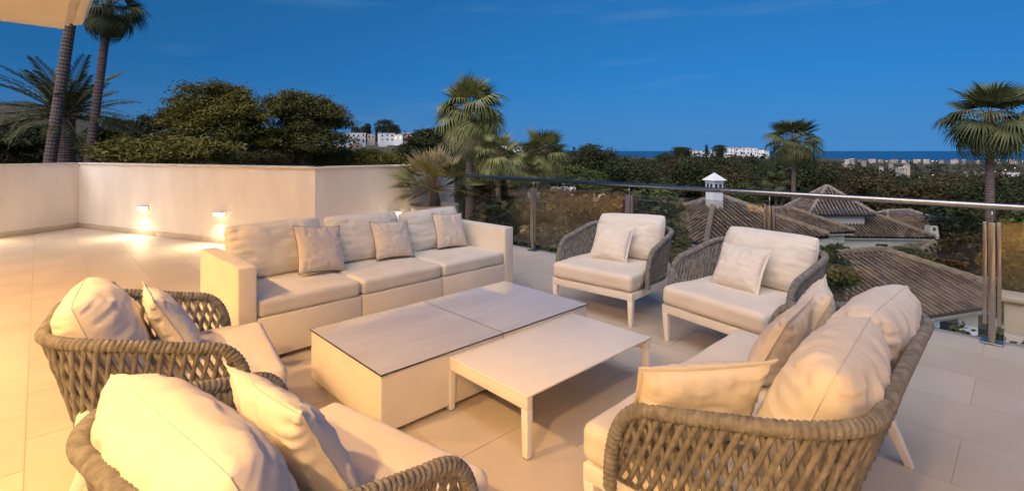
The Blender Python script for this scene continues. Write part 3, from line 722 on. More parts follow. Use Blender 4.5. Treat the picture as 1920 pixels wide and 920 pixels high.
# ------------------------------------------------------------------ palms
def fan_frond(name, m, mp, lp, lf, spread, nl, droop, fold, seed):
    """palmate frond from the origin along +x; petiole length lp, blade length lf"""
    V = []; rnd = random.Random(seed)
    pet = MB().tube([(0, 0, 0), (lp * .5, 0, .03 * lp), (lp, 0, 0)], [.022 * lf, .016 * lf, .012 * lf], 5)
    me = MB(); me.v += pet.v; me.f += pet.f; nf0 = len(me.f)
    for k in range(nl):
        u = -1 + 2 * k / (nl - 1); a = u * spread + rnd.uniform(-.03, .03)
        L = lf * (.78 + .22 * math.cos(u * 1.4)) * rnd.uniform(.92, 1.06)
        d = Vector((math.cos(a), math.sin(a), fold * (abs(u) ** 1.5) * .5)).normalized(); side = Vector((-math.sin(a), math.cos(a), 0))
        wd = lf * spread / nl * .62; prev = None; P = Vector((lp, 0, 0)); ns = 4
        for s in range(ns + 1):
            f = s / ns
            q = Vector((lp, 0, 0)) + d * L * f * (1 - .18 * droop * f * f) - Vector((0, 0, droop * L * .62 * f ** 2.6))
            w = wd * (f * 1.6 if f < .5 else .8 * (1 - f) * 2 + .06)
            z = Vector((0, 0, .25 * w))
            cur = (q - side * w + z, q - z * .4, q + side * w + z)
            if prev:
                n = len(me.v); me.v += [tuple(x) for x in prev + cur]; me.f += [(n, n + 1, n + 4, n + 3), (n + 1, n + 2, n + 5, n + 4)]
            prev = cur
    mesh = me.mesh(name, mp); mesh.materials.append(m)
    mi = np.zeros(len(me.f), dtype=np.int32); mi[nf0:] = 1; mesh.polygons.foreach_set('material_index', mi)
    return mesh
def pinnate_frond(name, m, mp, L, arch, seed, nl=44, ll=.42):
    rnd = random.Random(seed); me = MB(); P = []
    for i in range(13):
        f = i / 12; P.append(Vector((L * f * (1 - .12 * arch * f), 0, -arch * L * .42 * f ** 2.4)))
    pt = MB().tube(P, [.035 * (1 - .85 * i / 12) + .004 for i in range(13)], 5); me.v += pt.v; me.f += pt.f; nf0 = len(me.f)
    for k in range(nl):
        f = .12 + .88 * k / (nl - 1); i = min(11, int(f * 12)); b = P[i].lerp(P[i + 1], f * 12 - i); T = (P[i + 1] - P[i]).normalized()
        for sd in (-1, 1):
            l = ll * (.45 + .75 * math.sin(PI * min(1, f * .85 + .12))) * rnd.uniform(.85, 1.1)
            d = (T * .75 + Vector((0, sd * .8, .28 + rnd.uniform(-.15, .15)))).normalized(); q = b + d * l - Vector((0, 0, .22 * l)); mid = b + d * l * .55
            w = Vector((T.x, 0, T.z)) * .026 + Vector((0, 0, .008))
            n = len(me.v); me.v += [tuple(b), tuple(mid + w * 1.2), tuple(q), tuple(mid - w * 1.2)]; me.f.append((n, n + 1, n + 2, n + 3))
    mesh = me.mesh(name, mp); mesh.materials.append(m)
    mi = np.zeros(len(me.f), dtype=np.int32); mi[nf0:] = 1; mesh.polygons.foreach_set('material_index', mi)
    return mesh
def palm_trunk(root, h, r0, r1, lean=(0, 0), m=None, ring=.16, base=.0):
    n = max(6, int(h / ring)); P = []; Rr = []
    for i in range(n * 2 + 1):
        f = i / (n * 2); P.append((lean[0] * f, lean[1] * f, base + (h - base) * f))
        Rr.append((r0 + (r1 - r0) * f + .5 * r0 * max(0, .08 - f) / .08) * (1.06 if i % 2 else .95))
    MB().tube(P, Rr, 12).build('trunk', m or M['palm_trunk'], root, smooth=False)
    return Vector(P[-1])
def crown(root, top, meshes, n, el0, el1, seed, scale=1.0, name='frond', bias=1.0, jit=.12):
    rnd = random.Random(seed); ga_ = 2.39996
    for i in range(n):
        f = (i + .5) / n; el = el0 + (el1 - el0) * f ** bias + rnd.uniform(-jit, jit); az = i * ga_ + rnd.uniform(-.2, .2)
        me = meshes[min(len(meshes) - 1, int(f * len(meshes)))]
        place(name, me, root, Matrix.Translation(top) @ Matrix.Rotation(az, 4, 'Z') @ Matrix.Rotation(-el, 4, 'Y') @ Matrix.Rotation(rnd.uniform(-.5, .5), 4, 'X') @ Matrix.Scale(scale * rnd.uniform(.88, 1.1), 4))
fanU = fan_frond('fan_frond_up', M['palm'], M['petiole'], 1.0, 1.2, 1.7, 24, .40, .5, 1)
fanM = fan_frond('fan_frond_mid', M['palm'], M['petiole'], 1.1, 1.3, 1.7, 24, 1.0, .4, 2)
fanD = fan_frond('fan_frond_low', M['palm'], M['petiole'], 1.1, 1.3, 1.5, 22, 1.35, .2, 3)
fanBU = fan_frond('lush_frond_up', M['palm_bright'], M['petiole'], 1.0, 1.35, 1.7, 24, .40, .5, 4)
fanBM = fan_frond('lush_frond_mid', M['palm_bright'], M['petiole'], 1.1, 1.5, 1.7, 24, .95, .35, 5)
fanBD = fan_frond('skirt_frond', M['palm_dry'], M['petiole'], .9, 1.9, 1.2, 26, .9, .15, 6)
def palm(pxx, ycrown, Y, wpx, label, lush=False, lean=(0, 0), n=34, r=.20, group=None, up=1.25, down=-.75, skirt=0):
    c = px(pxx, ycrown, Y); g = ground_z(c.x, c.y); root = empty('fan_palm', (c.x - lean[0], c.y - lean[1], g), 0, label, 'palm tree', group)
    h = c.z - g; s = wpx / FPX * Y / 4.3
    top = palm_trunk(root, h, r * 1.15, r * .85, lean)
    if lush: crown(root, top, [fanBU, fanBU, fanBM, fanBM], n, up, down, int(pxx), s)
    else: crown(root, top, [fanU, fanU, fanM, fanM, fanD], n, up, down, int(pxx), s)
    if skirt: crown(root, top - Vector((0, 0, .25 * s)), [fanBM, fanBD, fanBD], skirt, -.30, -1.30, int(pxx) + 1, s * .98, name='skirt_frond')
    return root
palm(880, 208, 30, 138, 'lush fan palm with a long pale skirt of hanging fronds behind the potted palm', True, n=36, r=.24, up=1.5, down=-.30, skirt=44)
palm(1017, 290, 34, 108, 'low fan palm standing between the skirted palm and the wooded valley', True, n=32, r=.2, up=1.35, down=-.9)
palm(1488, 265, 44, 110, 'slim fan palm behind the chimney and tiled roofs', n=36, r=.19, up=1.35, down=-.9)
palm(1856, 222, 30, 168, 'tall fan palm rising beyond the right end of the railing', n=40, r=.23, up=1.35, down=-1.0)
p_ = palm(205, 14, 23, 132, 'tall leaning fan palm with its dense crown beside the house eaves', n=44, r=.19, lean=(1.95, 0), up=1.3, down=-1.2)
palm(149, -75, 22, 120, 'tall leaning fan palm with its crown hidden above the eaves', n=40, r=.23, lean=(2.4, 0), up=1.3, down=-1.2)
# smaller palms standing lower in the valley
for k, (a, b, Y, w) in enumerate(((1455, 345, 52, 60), (1515, 350, 56, 55), (935, 292, 27, 105), (985, 318, 31, 80), (1640, 350, 70, 50), (1768, 372, 48, 62))):
    palm(a, b, Y, w, 'small fan palm half sunk among the garden trees below the terrace', k in (2, 3), n=22, r=.15, group='small fan palms in the gardens')
# date palm
dA = pinnate_frond('date_frond_up', M['palm'], M['petiole'], 3.1, .55, 1, ll=.55); dB = pinnate_frond('date_frond_out', M['palm'], M['petiole'], 3.4, .85, 2, ll=.55)
c = px(124, 222, 24); g = ground_z(c.x, c.y); dp = empty('date_palm', (c.x, c.y, g), 0, 'feathery date palm arching between the two tall leaning trunks', 'palm tree')
top = palm_trunk(dp, c.z - g, .40, .36, (0, 0), ring=.12)
crown(dp, top, [dA, dA, dB, dB], 40, 1.40, -.15, 77, 1.0, jit=.1, bias=.8)

# potted palm
pc = Vector((-1.25, 8.0, 0)); pot = empty('potted_palm', pc, 0, 'spiky fan palm growing in a round grey pot behind the sofa', 'potted plant')
MB().lathe([(0.0, .012), (.26, .012), (.285, .03), (.37, .40), (.385, .60), (.40, .612), (.40, .645), (.36, .645), (.352, .56), (.0, .56)], seg=40).build('pot', M['pot'], pot, smooth=True)
MB().lathe([(0.0, .60), (.20, .592), (.354, .575)], seg=24).build('soil', M['soil'], pot, smooth=True)
MB().tube([(0, 0, .575), (.01, 0, .70), (-.01, .01, .82), (0, 0, .92)], [.10, .085, .075, .05], 10).build('trunk', M['trunk'], pot)
cf = [fan_frond('pot_frond_%s' % 'abc'[k], (M['palm_dry'], M['palm_bright'], M['palm'])[k], M['petiole'], (.30, .34, .36)[k], (.36, .38, .38)[k], 1.35, 15, (.02, .10, .25)[k], .5, 10 + k) for k in range(3)]
crown(pot, Vector((0, 0, .88)), [cf[0], cf[0], cf[1], cf[1], cf[2]], 30, 1.45, -.25, 5, 1.12, jit=.12)

# ------------------------------------------------------------------ broadleaf trees and shrubs
def leaf_quads(C, size, seed, elong=1.8):
    """rhombus leaves of random orientation at the points C"""
    r_ = np.random.default_rng(seed); n = len(C)
    a = r_.normal(size=(n, 3)); a[:, 2] *= .55; a /= np.linalg.norm(a, axis=1)[:, None]
    b = np.cross(a, r_.normal(size=(n, 3))); b /= np.linalg.norm(b, axis=1)[:, None]
    s = size * r_.uniform(.6, 1.3, (n, 1)); a = a * s * elong / 2; b = b * s / 2
    return np.stack([C - a, C + b, C + a, C - b], 1).reshape(-1, 3)
def crown_points(lobes, clumps, per, cr, seed, flatten=.7):
    r_ = np.random.default_rng(seed); out = []
    vol = np.array([l[3] * l[4] * l[5] for l in lobes]) ** .67; vol /= vol.sum()
    for l, v in zip(lobes, vol):
        k = max(3, int(clumps * v)); d = r_.normal(size=(k, 3)); d /= np.linalg.norm(d, axis=1)[:, None]
        d[:, 2] = np.where(d[:, 2] < -.45, -d[:, 2], d[:, 2])
        rad = r_.uniform(.55, 1.18, (k, 1)); cc = np.array(l[:3]) + d * rad * np.array(l[3:6])
        sz = cr * r_.uniform(.55, 1.25, (k, 1, 1)); off = r_.normal(size=(k, per, 3)) * .5; off[:, :, 2] *= flatten
        out.append((cc[:, None, :] + off * sz).reshape(-1, 3))
    return np.concatenate(out)
def tree_meshes(name, lobes, clumps, per, cr, leaf, m, seed, trunk_h, tr, elong=1.8, flatten=.7):
    cp = crown_points(lobes, clumps, per, cr, seed, flatten)
    cm = np_mesh(name + '_crown', leaf_quads(cp, leaf, seed + 1, elong), 4, m)
    mb = MB(); fork = Vector((0, 0, trunk_h)); mb.tube([(0, 0, -.3), (.03, .02, trunk_h * .5), fork], [tr * 1.3, tr, tr * .8], 8)
    rn = random.Random(seed)
    for l in lobes:
        e = Vector(l[:3]); mid = fork.lerp(e, .5) + Vector((rn.uniform(-.2, .2), rn.uniform(-.2, .2), .1))
        mb.tube([fork - Vector((0, 0, .15)), mid, e], [tr * .6, tr * .38, tr * .15], 6)
        for q in range(3):
            d = Vector((rn.uniform(-1, 1) * l[3], rn.uniform(-1, 1) * l[4], rn.uniform(.0, 1) * l[5])) * .8
            mb.tube([mid, mid.lerp(e + d, .6), e + d], [tr * .25, tr * .14, tr * .05], 5)
    tm = mb.mesh(name + '_trunk', M['trunk'], True)
    return tm, cm
def put_tree(name, meshes, loc, s, rz, label, group=None, cat='tree', sz=None):
    root = empty(name, loc, rz, label, cat, group); root.scale = (s, s, sz or s)
    place('trunk', meshes[0], root); place('crown', meshes[1], root); return root
# the big trees behind the long parapet wall, built at real size from their outline in the photograph
def big_tree(name, Y, blobs, clumps, m, seed, label, per=190, cr=.68, leaf=.062):
    c0 = px(blobs[0][0], blobs[0][1], Y); g = ground_z(c0.x, c0.y); L = []
    for (bx_, by_, w, h) in blobs:
        p = px(bx_, by_, Y); rw, rh = w / FPX * Y / 2, h / FPX * Y / 2
        L.append((p.x - c0.x, random.uniform(-.8, .8), p.z - g, rw, min(rw, 2.6), rh))
    th = max(1.2, min(l[2] - l[5] for l in L) + .3)
    ms = tree_meshes(name, L, clumps, per, cr, leaf, m, seed, th, .24, 3.2, .42)
    return put_tree(name, ms, (c0.x, Y, g), 1, 0, label)
big_tree('broadleaf_tree', 27, [(415, 240, 150, 120), (410, 185, 110, 55), (350, 250, 90, 90), (470, 250, 90, 110), (380, 215, 100, 70), (320, 222, 50, 26), (440, 215, 90, 60)], 250, M['leaf_olive_warmlit'], 11, 'tall olive-green feathery tree with a domed crown behind the long parapet wall')
big_tree('broadleaf_tree', 29, [(570, 245, 130, 110), (565, 205, 110, 50), (530, 215, 70, 60), (610, 225, 60, 60), (600, 270, 90, 70), (630, 212, 34, 24), (520, 270, 80, 70)], 235, M['leaf_mid'], 12, 'wide dark feathery tree behind the wall corner, next to the olive-green one')
big_tree('broadleaf_tree', 23, [(320, 285, 110, 50), (270, 290, 80, 40), (390, 290, 90, 44), (230, 282, 60, 30)], 190, M['leaf_olive_warmlit'], 13, 'low spreading olive tree just above the long parapet wall', leaf=.068, cr=.6)
big_tree('broadleaf_tree', 33, [(520, 302, 120, 34), (590, 300, 100, 36), (450, 304, 90, 30), (650, 304, 60, 30)], 170, M['leaf_mid'], 18, 'low dense tree filling the foot of the two feathery trees', cr=.6)
big_tree('broadleaf_tree', 36, [(215, 265, 90, 70), (60, 268, 110, 60), (10, 270, 60, 70), (270, 250, 60, 50), (150, 280, 90, 60)], 230, M['leaf_dark'], 14, 'broad dark tree behind the date palm trunk', leaf=.09)
big_tree('broadleaf_tree', 32, [(660, 306, 90, 40), (715, 306, 70, 34), (620, 302, 70, 40), (690, 300, 40, 26)], 150, M['leaf_olive_warmlit'], 15, 'low yellowish tree between the wall corner and the hillside villas')
big_tree('broadleaf_tree', 42, [(805, 285, 90, 55), (800, 262, 50, 30), (840, 268, 60, 50), (765, 292, 50, 30)], 190, M['leaf_dark'], 16, 'dark round tree left of the skirted palm', leaf=.10)
big_tree('broadleaf_tree', 40, [(940, 330, 120, 60), (1000, 345, 90, 50), (905, 335, 70, 60)], 150, M['leaf_mid'], 17, 'green tree behind the first glass panel of the railing', leaf=.10)

# garden shrubs seen through the glass
def shrub(a, b, Y, w, h, m, seed, label, group=None, leaf=.10, clumps=150):
    c = px(a, b, Y); g = ground_z(c.x, c.y); rw = w / FPX * Y / 2; rh = h / FPX * Y / 2; rs = random.Random(seed)
    L = [(rs.uniform(-.5, .5) * rw, rs.uniform(-.4, .4) * rw, c.z - g + rs.uniform(-.35, .35) * rh, rw * rs.uniform(.45, .7), rw * rs.uniform(.4, .65), rh * rs.uniform(.5, .8)) for _ in range(5)]
    L.append((0, 0, (c.z - g) * .5, rw * .7, rw * .7, (c.z - g) * .55))
    ms = tree_meshes('shrub', L, clumps, 40, rw * .34, leaf, m, seed, max(.4, (c.z - g) * .4), .10, 1.9, .8)
    return put_tree('shrub', ms, (c.x, c.y, g), 1, 0, label, group, 'shrub')
shrub(1075, 405, 15, 170, 100, M['leaf_brown'], 31, 'large brownish shrub behind the second glass panel', clumps=260)
shrub(1015, 432, 13, 110, 90, M['leaf_mid'], 32, 'dull green shrub at the foot of the first tall steel post')
shrub(1150, 420, 14, 90, 110, M['leaf_brown'], 33, 'brown-green shrub directly behind the upper armchair back')
shrub(1235, 395, 17, 110, 70, M['leaf_hedge'], 34, 'green clipped shrub beside the roof with the lantern chimney', clumps=220)
shrub(1250, 455, 13, 90, 80, M['leaf_hedge'], 35, 'dark green shrub in the gap between the two armchairs by the railing')
shrub(930, 425, 12, 90, 80, M['leaf_dark'], 36, 'dark shrub right behind the glass next to the parapet end')
shrub(1905, 480, 8.5, 90, 170, M['leaf_hedge'], 37, 'leafy yellow-green shrub behind the white garden wall', leaf=.06, clumps=260)
shrub(1560, 515, 13, 90, 60, M['leaf_hedge'], 38, 'flowering shrub in front of the nearest tiled roof', leaf=.08)
shrub(1575, 476, 25, 80, 18, M['leaf_hedge'], 39, 'dark green shrub along the white villa below its eaves', leaf=.14)
shrub(1690, 482, 27, 80, 14, M['leaf_hedge'], 40, 'thin climbing shrub by the white villa tapered chimney', leaf=.13)
shrub(1800, 470, 24, 90, 50, M['leaf_brown'], 41, 'brown garden shrub beyond the nearest tiled roof ridge', leaf=.13)
shrub(1775, 415, 36, 70, 60, M['leaf_dark'], 42, 'dark bush at the foot of the tall right-hand palm trunk', leaf=.18)
# trough hedge just outside the railing
hp = []
r_ = np.random.default_rng(5)
hn = 9000
ss = r_.uniform(s_end - .2, posts[-1] + .6, hn); tt = EDGE_T + .12 + r_.beta(1.3, 1.6, hn) * .75; zz = -.75 + .70 * r_.beta(2.2, 1.1, hn) + .12 * np.sin(ss * 7) * np.sin(ss * 2.3 + 1) - .05
hc = np.stack([D1.x * ss + D2.x * tt, D1.y * ss + D2.y * tt, zz], 1); hm = fr((s_end + posts[-1]) / 2, EDGE_T + .5, -.9); hc -= np.array(hm)
hd_ = empty('hedge', hm, 0, 'low dark flowering hedge running just outside the glass railing', 'hedge')
place('foliage', np_mesh('hedge_foliage', leaf_quads(hc, .045, 3, 1.8), 4, M['leaf_hedge']), hd_)
tr_ = MB().box((0, 0, -.35), ((posts[-1] - s_end) + 1.2, .95, .7), ROT).build('trough', M['plaster'], hd_)
MB().box((0, 0, .01), ((posts[-1] - s_end) + 1.1, .85, .04), ROT).build('soil', M['soil'], hd_)
# white garden wall stub at the right
gw = empty('garden_wall', (4.82, 4.60, -1.75), ROT, 'short white garden wall with stone cap outside the railing', 'wall')
MB().box((0, 0, .90), (.36, .30, 1.9)).build('wall', M['plaster'], gw, bevel=.01)
MB().box((0, 0, 1.872), (.42, .36, .04)).build('coping_stone', M['coping'], gw, bevel=.006)

# ------------------------------------------------------------------ neighbouring houses with tiled roofs
def tile_mesh():
    V = []; F = []; k = 5
    for j, (t, r, z) in enumerate(((0.0, .070, .030), (.44, .058, .012))):
        for i in range(k + 1):
            a = PI * i / k; V.append((-math.cos(a) * r, t, math.sin(a) * r * .85 + z))
    for i in range(k): F.append((i, i + 1, k + 2 + i, k + 1 + i))
    V += [(0, 0, .0)]; F.append(tuple(range(k, -1, -1)))
    return MB().add(V[:-1], F)
TILE = tile_mesh(); TILE_ME = TILE.mesh('barrel_tile', M['rooftile'], True)
def hip_roof(parent, hx, hy, ridge_half, z0, rise, W, pieces=0, name='roof', sp=.255, gable=False):
    """hipped roof over a rectangle hx by hy (half sizes, overhang included); local axes of parent; W world matrix of parent"""
    e = [Vector((-hx, -hy, z0)), Vector((hx, -hy, z0)), Vector((hx, hy, z0)), Vector((-hx, hy, z0))]
    r0, r1 = Vector((-ridge_half, 0, z0 + rise)), Vector((ridge_half, 0, z0 + rise))
    mb = MB(); mb.add(e + [r0, r1] + [p - Vector((0, 0, .12)) for p in e], [(0, 1, 5, 4), (1, 2, 5), (2, 3, 4, 5), (3, 0, 4), (9, 8, 7, 6), (6, 7, 1, 0), (7, 8, 2, 1), (8, 9, 3, 2), (9, 6, 0, 3)])
    roof = mb.build(name, M['roofbase'], parent)
    faces = [(e[0], e[1], r0, r1), (e[1], e[2], r1, r1), (e[2], e[3], r1, r0), (e[3], e[0], r0, r0)]
    Ts = []
    for a, b, c_, d_ in faces:
        u = (b - a).normalized(); L = (b - a).length; mid = (c_ + d_) / 2; up = (mid - a); up = (up - u * up.dot(u)); H = up.length; up.normalize(); nn = u.cross(up)
        ca, cb = (c_ - a).dot(u), (d_ - a).dot(u)
        cw = W @ ((a + b) / 2)
        if (W.to_3x3() @ nn).dot(Vector((0, 0, CAM_H)) - W @ ((a + b + mid) / 3)) < 0: continue   # back slopes nobody sees keep the plain covering
        k = int(L / sp)
        for i in range(k):
            s = (i + .5) * L / k
            tm = H * (s / ca if s < ca else ((L - s) / (L - cb) if s > cb else 1.0)); j = 0
            while j * .37 + .2 < tm:
                p = a + u * s + up * (j * .37 - .06)
                Mx = Matrix((u, up, nn)).transposed().to_4x4(); Mx.translation = p + nn * (.008 + random.uniform(0, .008)) + u * random.uniform(-.012, .012)
                Ts.append((-(W @ p).length, Mx)); j += 1
    Ts.sort(key=lambda t: -t[0]); rest = MB()
    for i, (_, Mx) in enumerate(Ts):
        if i < pieces: place('roof_tile', TILE_ME, roof, Mx)
        else: rest.add([Mx @ Vector(v) for v in TILE.v], TILE.f)
    if rest.v: tag(rest.build('roof_tile', M['rooftile'], roof, smooth=True), kind='stuff')
    hips = [(e[0], r0), (e[1], r1), (e[2], r1), (e[3], r0)] + ([(r0, r1)] if ridge_half > .05 else [])
    for a, b in hips:
        n = max(2, int((b - a).length / .4)); P = [a.lerp(b, i / (2 * n)) + Vector((0, 0, .07)) for i in range(2 * n + 1)]
        MB().tube(P, [.135 if i % 2 else .115 for i in range(2 * n + 1)], 7).build('ridge_tiles', M['ridge'], roof)
    return roof
def window_on(parent, x, y, z, w, h, face, m=None, frame=True):
    """face: 'f' front (-y) or 's' right side (+x)"""
    f = (lambda a, b, t: (a, t, b)) if face == 'f' else (lambda a, b, t: (t, a, b))
    d = -1 if face == 'f' else 1
    mk = MB(); base = Vector((x, y, z))
    def bx2(ca, cb, sa, sb, off, th):
        return (base + Vector(f(ca, cb, off * d)), f(sa, sb, th))
    for ca, cb, sa, sb in ((0, h / 2 - .04, w, .08), (0, -h / 2 + .04, w, .08), (-w / 2 + .04, 0, .08, h - .16), (w / 2 - .04, 0, .08, h - .16)):
        mk.box(*bx2(ca, cb, sa, sb, .03, .06))
    wd = mk.build('window', M['whitewash'], parent)
    MB().box(*bx2(0, 0, w - .16, h - .16, .012, .02)).build('pane', m or M['window'], wd)
    MB().box(*bx2(0, -h / 2 - .05, w + .2, .08, .06, .14)).build('sill', M['whitewash'], wd)
    return wd
def villa(c, rz, hx, hy, eave, rise, ridge_half, label, pieces=0, over=.4, depth=3.2):
    root = empty('tiled_villa', (c[0], c[1], eave - depth), rz, label, 'house', 'white tiled houses below the terrace')
    W = TRS((c[0], c[1], eave - depth), (0, 0, rz))
    MB().box((0, 0, (depth - .12) / 2 - .6), (2 * (hx - over), 2 * (hy - over), depth - .12 + 1.2)).build('wall', M['whitewash'], root)
    MB().box((0, 0, depth - .17), (2 * hx - .1, 2 * hy - .1, .09)).build('eave_board', M['whitewash'], root)
    hip_roof(root, hx, hy, ridge_half, depth, rise, W, pieces)
    return root, depth
hA, dA_ = villa((11.6, 18.15), R(18.3), 5.75, 3.0, -3.60, 1.28, 2.73, 'nearest white house whose long tiled roof lies just beyond the glass', 300)
window_on(hA, 3.9, -2.6, dA_ - .95, 1.1, 1.2, 'f'); window_on(hA, 2.0, -2.6, dA_ - .95, 1.1, 1.2, 'f'); window_on(hA, -1.0, -2.6, dA_ - .95, 1.1, 1.2, 'f')
hB, dB_ = villa((10.1, 24.2), R(18.3), 3.35, 3.1, -2.30, 1.5, .25, 'house with hipped tiled roof and a white lantern chimney', 300)
ch = MB().box((-.75, -.55, dB_ + 1.55), (.54, .54, 1.5)).build('chimney', M['whitewash'], hB)
MB().add([(-.75 + a * .40, -.55 + b * .40, dB_ + 2.42) for a, b in ((-1, -1), (1, -1), (1, 1), (-1, 1))] + [(-.75, -.55, dB_ + 2.78)], [(0, 1, 4), (1, 2, 4), (2, 3, 4), (3, 0, 4), (3, 2, 1, 0)]).build('chimney_cap', M['whitewash'], ch)
for k in range(2):
    MB().box((-.87 + .24 * k, -.822, dB_ + 2.16), (.16, .004, .2)).build('vent', M['window'], ch); MB().box((-1.022, -.67 + .24 * k, dB_ + 2.16), (.004, .16, .2)).build('vent', M['window'], ch)
MB().box((-.75, -.55, dB_ + 2.36), (.60, .60, .10)).build('chimney_band', M['whitewash'], ch)
hC, dC_ = villa((25.6, 38.6), R(-4), 4.6, 3.2, -4.6, 1.5, 1.6, 'white villa with a square tiled tower and tapered chimney', 220)
MB().box((-1.2, -.3, dC_ + .75), (3.7, 3.0, 1.5)).build('tower_wall', M['whitewash'], hC)
Wc = TRS((25.6, 38.6, -4.6 - dC_), (0, 0, R(-4))) @ Matrix.Translation((-1.2, -.3, 0))
tw = bpy.data.objects.new('tower', None)
def tower_roof():
    sub = MB(); z0 = dC_ + 1.45
    ro = None
    old = set(bpy.data.objects)
    ro = hip_roof(hC, 2.35, 2.0, .03, z0, 1.9, Wc, 120, 'tower_roof'); ro.location = (-1.2, -.3, 0)
tower_roof()
MB().frustum((4.75, -2.6, dC_ - 1.4), (.85, .85), (4.75, -2.6, dC_ + .75), (.50, .50)).build('chimney', M['whitewash'], hC)
MB().box((4.75, -2.86, dC_ + .52), (.16, .06, .22)).build('vent', M['window'], hC)
window_on(hC, -3.1, -2.8, dC_ - 1.1, 1.3, 1.1, 'f'); window_on(hC, 1.2, -2.8, dC_ - 1.0, 1.0, 1.0, 'f')
hD, _ = villa((33.5, 43), R(12), 4.2, 3.0, -5.2, 1.5, 1.2, 'tiled house tucked behind the tapered chimney')
hE, _ = villa((24.0, 27.5), R(-25), 2.6, 2.2, -4.7, 1.1, .5, 'small tiled outbuilding under the tall right-hand palm')
hG, _ = villa((18.2, 33.5), R(10), 3.2, 2.6, -3.6, 1.2, .7, 'tiled house wedged between the lantern chimney roof and the tower villa')
fl = empty('flat_villa', (4.6, 34, -7), R(8), 'low white flat-roofed villa glimpsed over the shrubs behind the glass', 'house')
MB().box((0, 0, 2.6), (5.5, 5, 5.2)).build('wall', M['whitewash'], fl); MB().box((0, 0, 5.32), (6.4, 5.9, .24)).build('roof', M['coping'], fl)
MB().box((-1.2, 0, 5.75), (1.6, 1.2, .6)).build('roof_box', M['whitewash'], fl)
for k in range(3): window_on(fl, -1.7 + 1.7 * k, -2.5, 4.0, 1.0, 1.5, 'f', M['lit_window'] if k == 0 else None)

# ------------------------------------------------------------------ wooded valley: single trees
protoT = []
def lobes_round(seed, w, h):
    q = random.Random(seed); return [(q.uniform(-.5, .5) * w, q.uniform(-.5, .5) * w, h * q.uniform(.45, .82), w * q.uniform(.4, .62), w * q.uniform(.4, .62), h * q.uniform(.16, .27)) for _ in range(7)]
for k in range(5):
    protoT.append(tree_meshes('valley_tree', lobes_round(60 + k, 3.6, 9), 130, 95, .85, .16, (M['leaf_dark'], M['leaf_hedge'], M['leaf_brown'], M['leaf_dark'], M['leaf_far'])[k], 70 + k, 3.2, .22, 1.6, .7))
pine = tree_meshes('pine', [(0, 0, 6.8, 2.8, 2.8, 1.9), (1.3, .5, 5.0, 1.9, 1.9, 1.5), (-1.3, -.4, 5.2, 1.9, 1.9, 1.5), (0, .3, 3.6, 1.7, 1.7, 1.4)], 260, 40, .9, .14, M['leaf_dark'], 90, 3.0, .2, 2.0, .6)
cyp = tree_meshes('cypress', [(0, 0, 1.6 + 1.1 * k, .75 - .085 * k, .75 - .085 * k, .9) for k in range(7)], 200, 40, .45, .12, M['leaf_dark'], 91, .8, .12, 1.6, 1.2)
YT = [(0, 262), (300, 262), (600, 270), (640, 286), (700, 288), (770, 284), (810, 268), (880, 272), (960, 283), (1010, 280), (1060, 272), (1110, 270), (1150, 281), (1185, 292), (1225, 291), (1260, 284), (1330, 290), (1420, 293), (1500, 290), (1560, 302), (1650, 318), (1720, 322), (1800, 320), (1920, 318)]
def ytop(p): return float(np.interp(p, [a for a, _ in YT], [b for _, b in YT]))
rt = random.Random(99); placed = 0; tries = 0
VL = ['dark green rounded tree in the wooded valley', 'mid-green rounded tree in the wooded valley', 'brownish rounded tree in the wooded valley', 'dark bushy tree in the wooded valley', 'dull grey-green tree in the wooded valley']
while placed < 285 and tries < 6000:
    tries += 1
    p = rt.uniform(-60, 1990); lo = 50 if p > 1210 else (36 if p > 880 else 50)
    r = lo * (330 / lo) ** (rt.random() ** .85)
    Y = r * math.cos(math.atan((p - 960) / FPX)); x = (p - 960) / FPX * Y; g = ground_z(x, Y)
    if p > 1210 and r < 62 and 1450 < p < 1800 and Y < 47: continue
    yt = ytop(p) + rt.random() ** 1.3 * 75 * min(1.0, 120 / r)
    h = CAM_H - (yt - HZN) / FPX * Y - g
    if h < 3.5 or h > 15: continue
    k = rt.randrange(5); s = h / 9.6
    put_tree('valley_tree', protoT[k], (x, Y, g), max(s, .55) * rt.uniform(.95, 1.15), rt.uniform(0, 6.28), VL[k], ('dark round trees of the valley', 'mid-green trees of the valley', 'brownish trees of the valley', 'dark bushy trees of the valley', 'grey-green trees of the valley')[k], sz=s)
    placed += 1
def sky_tree(kind, a, ytp, Y, label, group, base=None, wide=1.0):
    x = (a - 960) / FPX * Y; g = ground_z(x, Y); h = CAM_H - (ytp - HZN) / FPX * Y - g; ms, H = (pine, 8.9) if kind == 'stone_pine' else (cyp, 9.0)
    put_tree(kind, ms, (x, Y, g), h / H * wide, a * .37, label, group, sz=h / H)
for a, y_, Y, wd in ((722, 225, 380, 1.25), (738, 234, 372, 1.1), (668, 238, 390, .9), (683, 237, 395, .7)): sky_tree('stone_pine', a, y_, Y, 'broad dark pine on the hillside above the villas', 'pines on the villa hillside', wide=wd)
for a, y_, Y in ((687, 231, 372), (692, 232, 374), (706, 240, 370), (745, 243, 360), (759, 246, 355), (803, 248, 350), (812, 252, 345)): sky_tree('cypress', a, y_, Y, 'slender dark cypress among the hillside villas', 'cypresses on the villa hillside', wide=1.5)
for a, y_, Y in ((1325, 271, 600), (1352, 275, 520), (1347, 277, 510)): sky_tree('cypress', a, y_, Y, 'slender dark cypress by the far white town', 'cypresses by the far town', wide=1.6)
for a, y_, Y in ((1275, 276, 420), (1283, 277, 425), (1349, 272, 540)): sky_tree('stone_pine', a, y_, Y, 'dark rounded pine in front of the far white town', 'pines by the far town', wide=1.3)
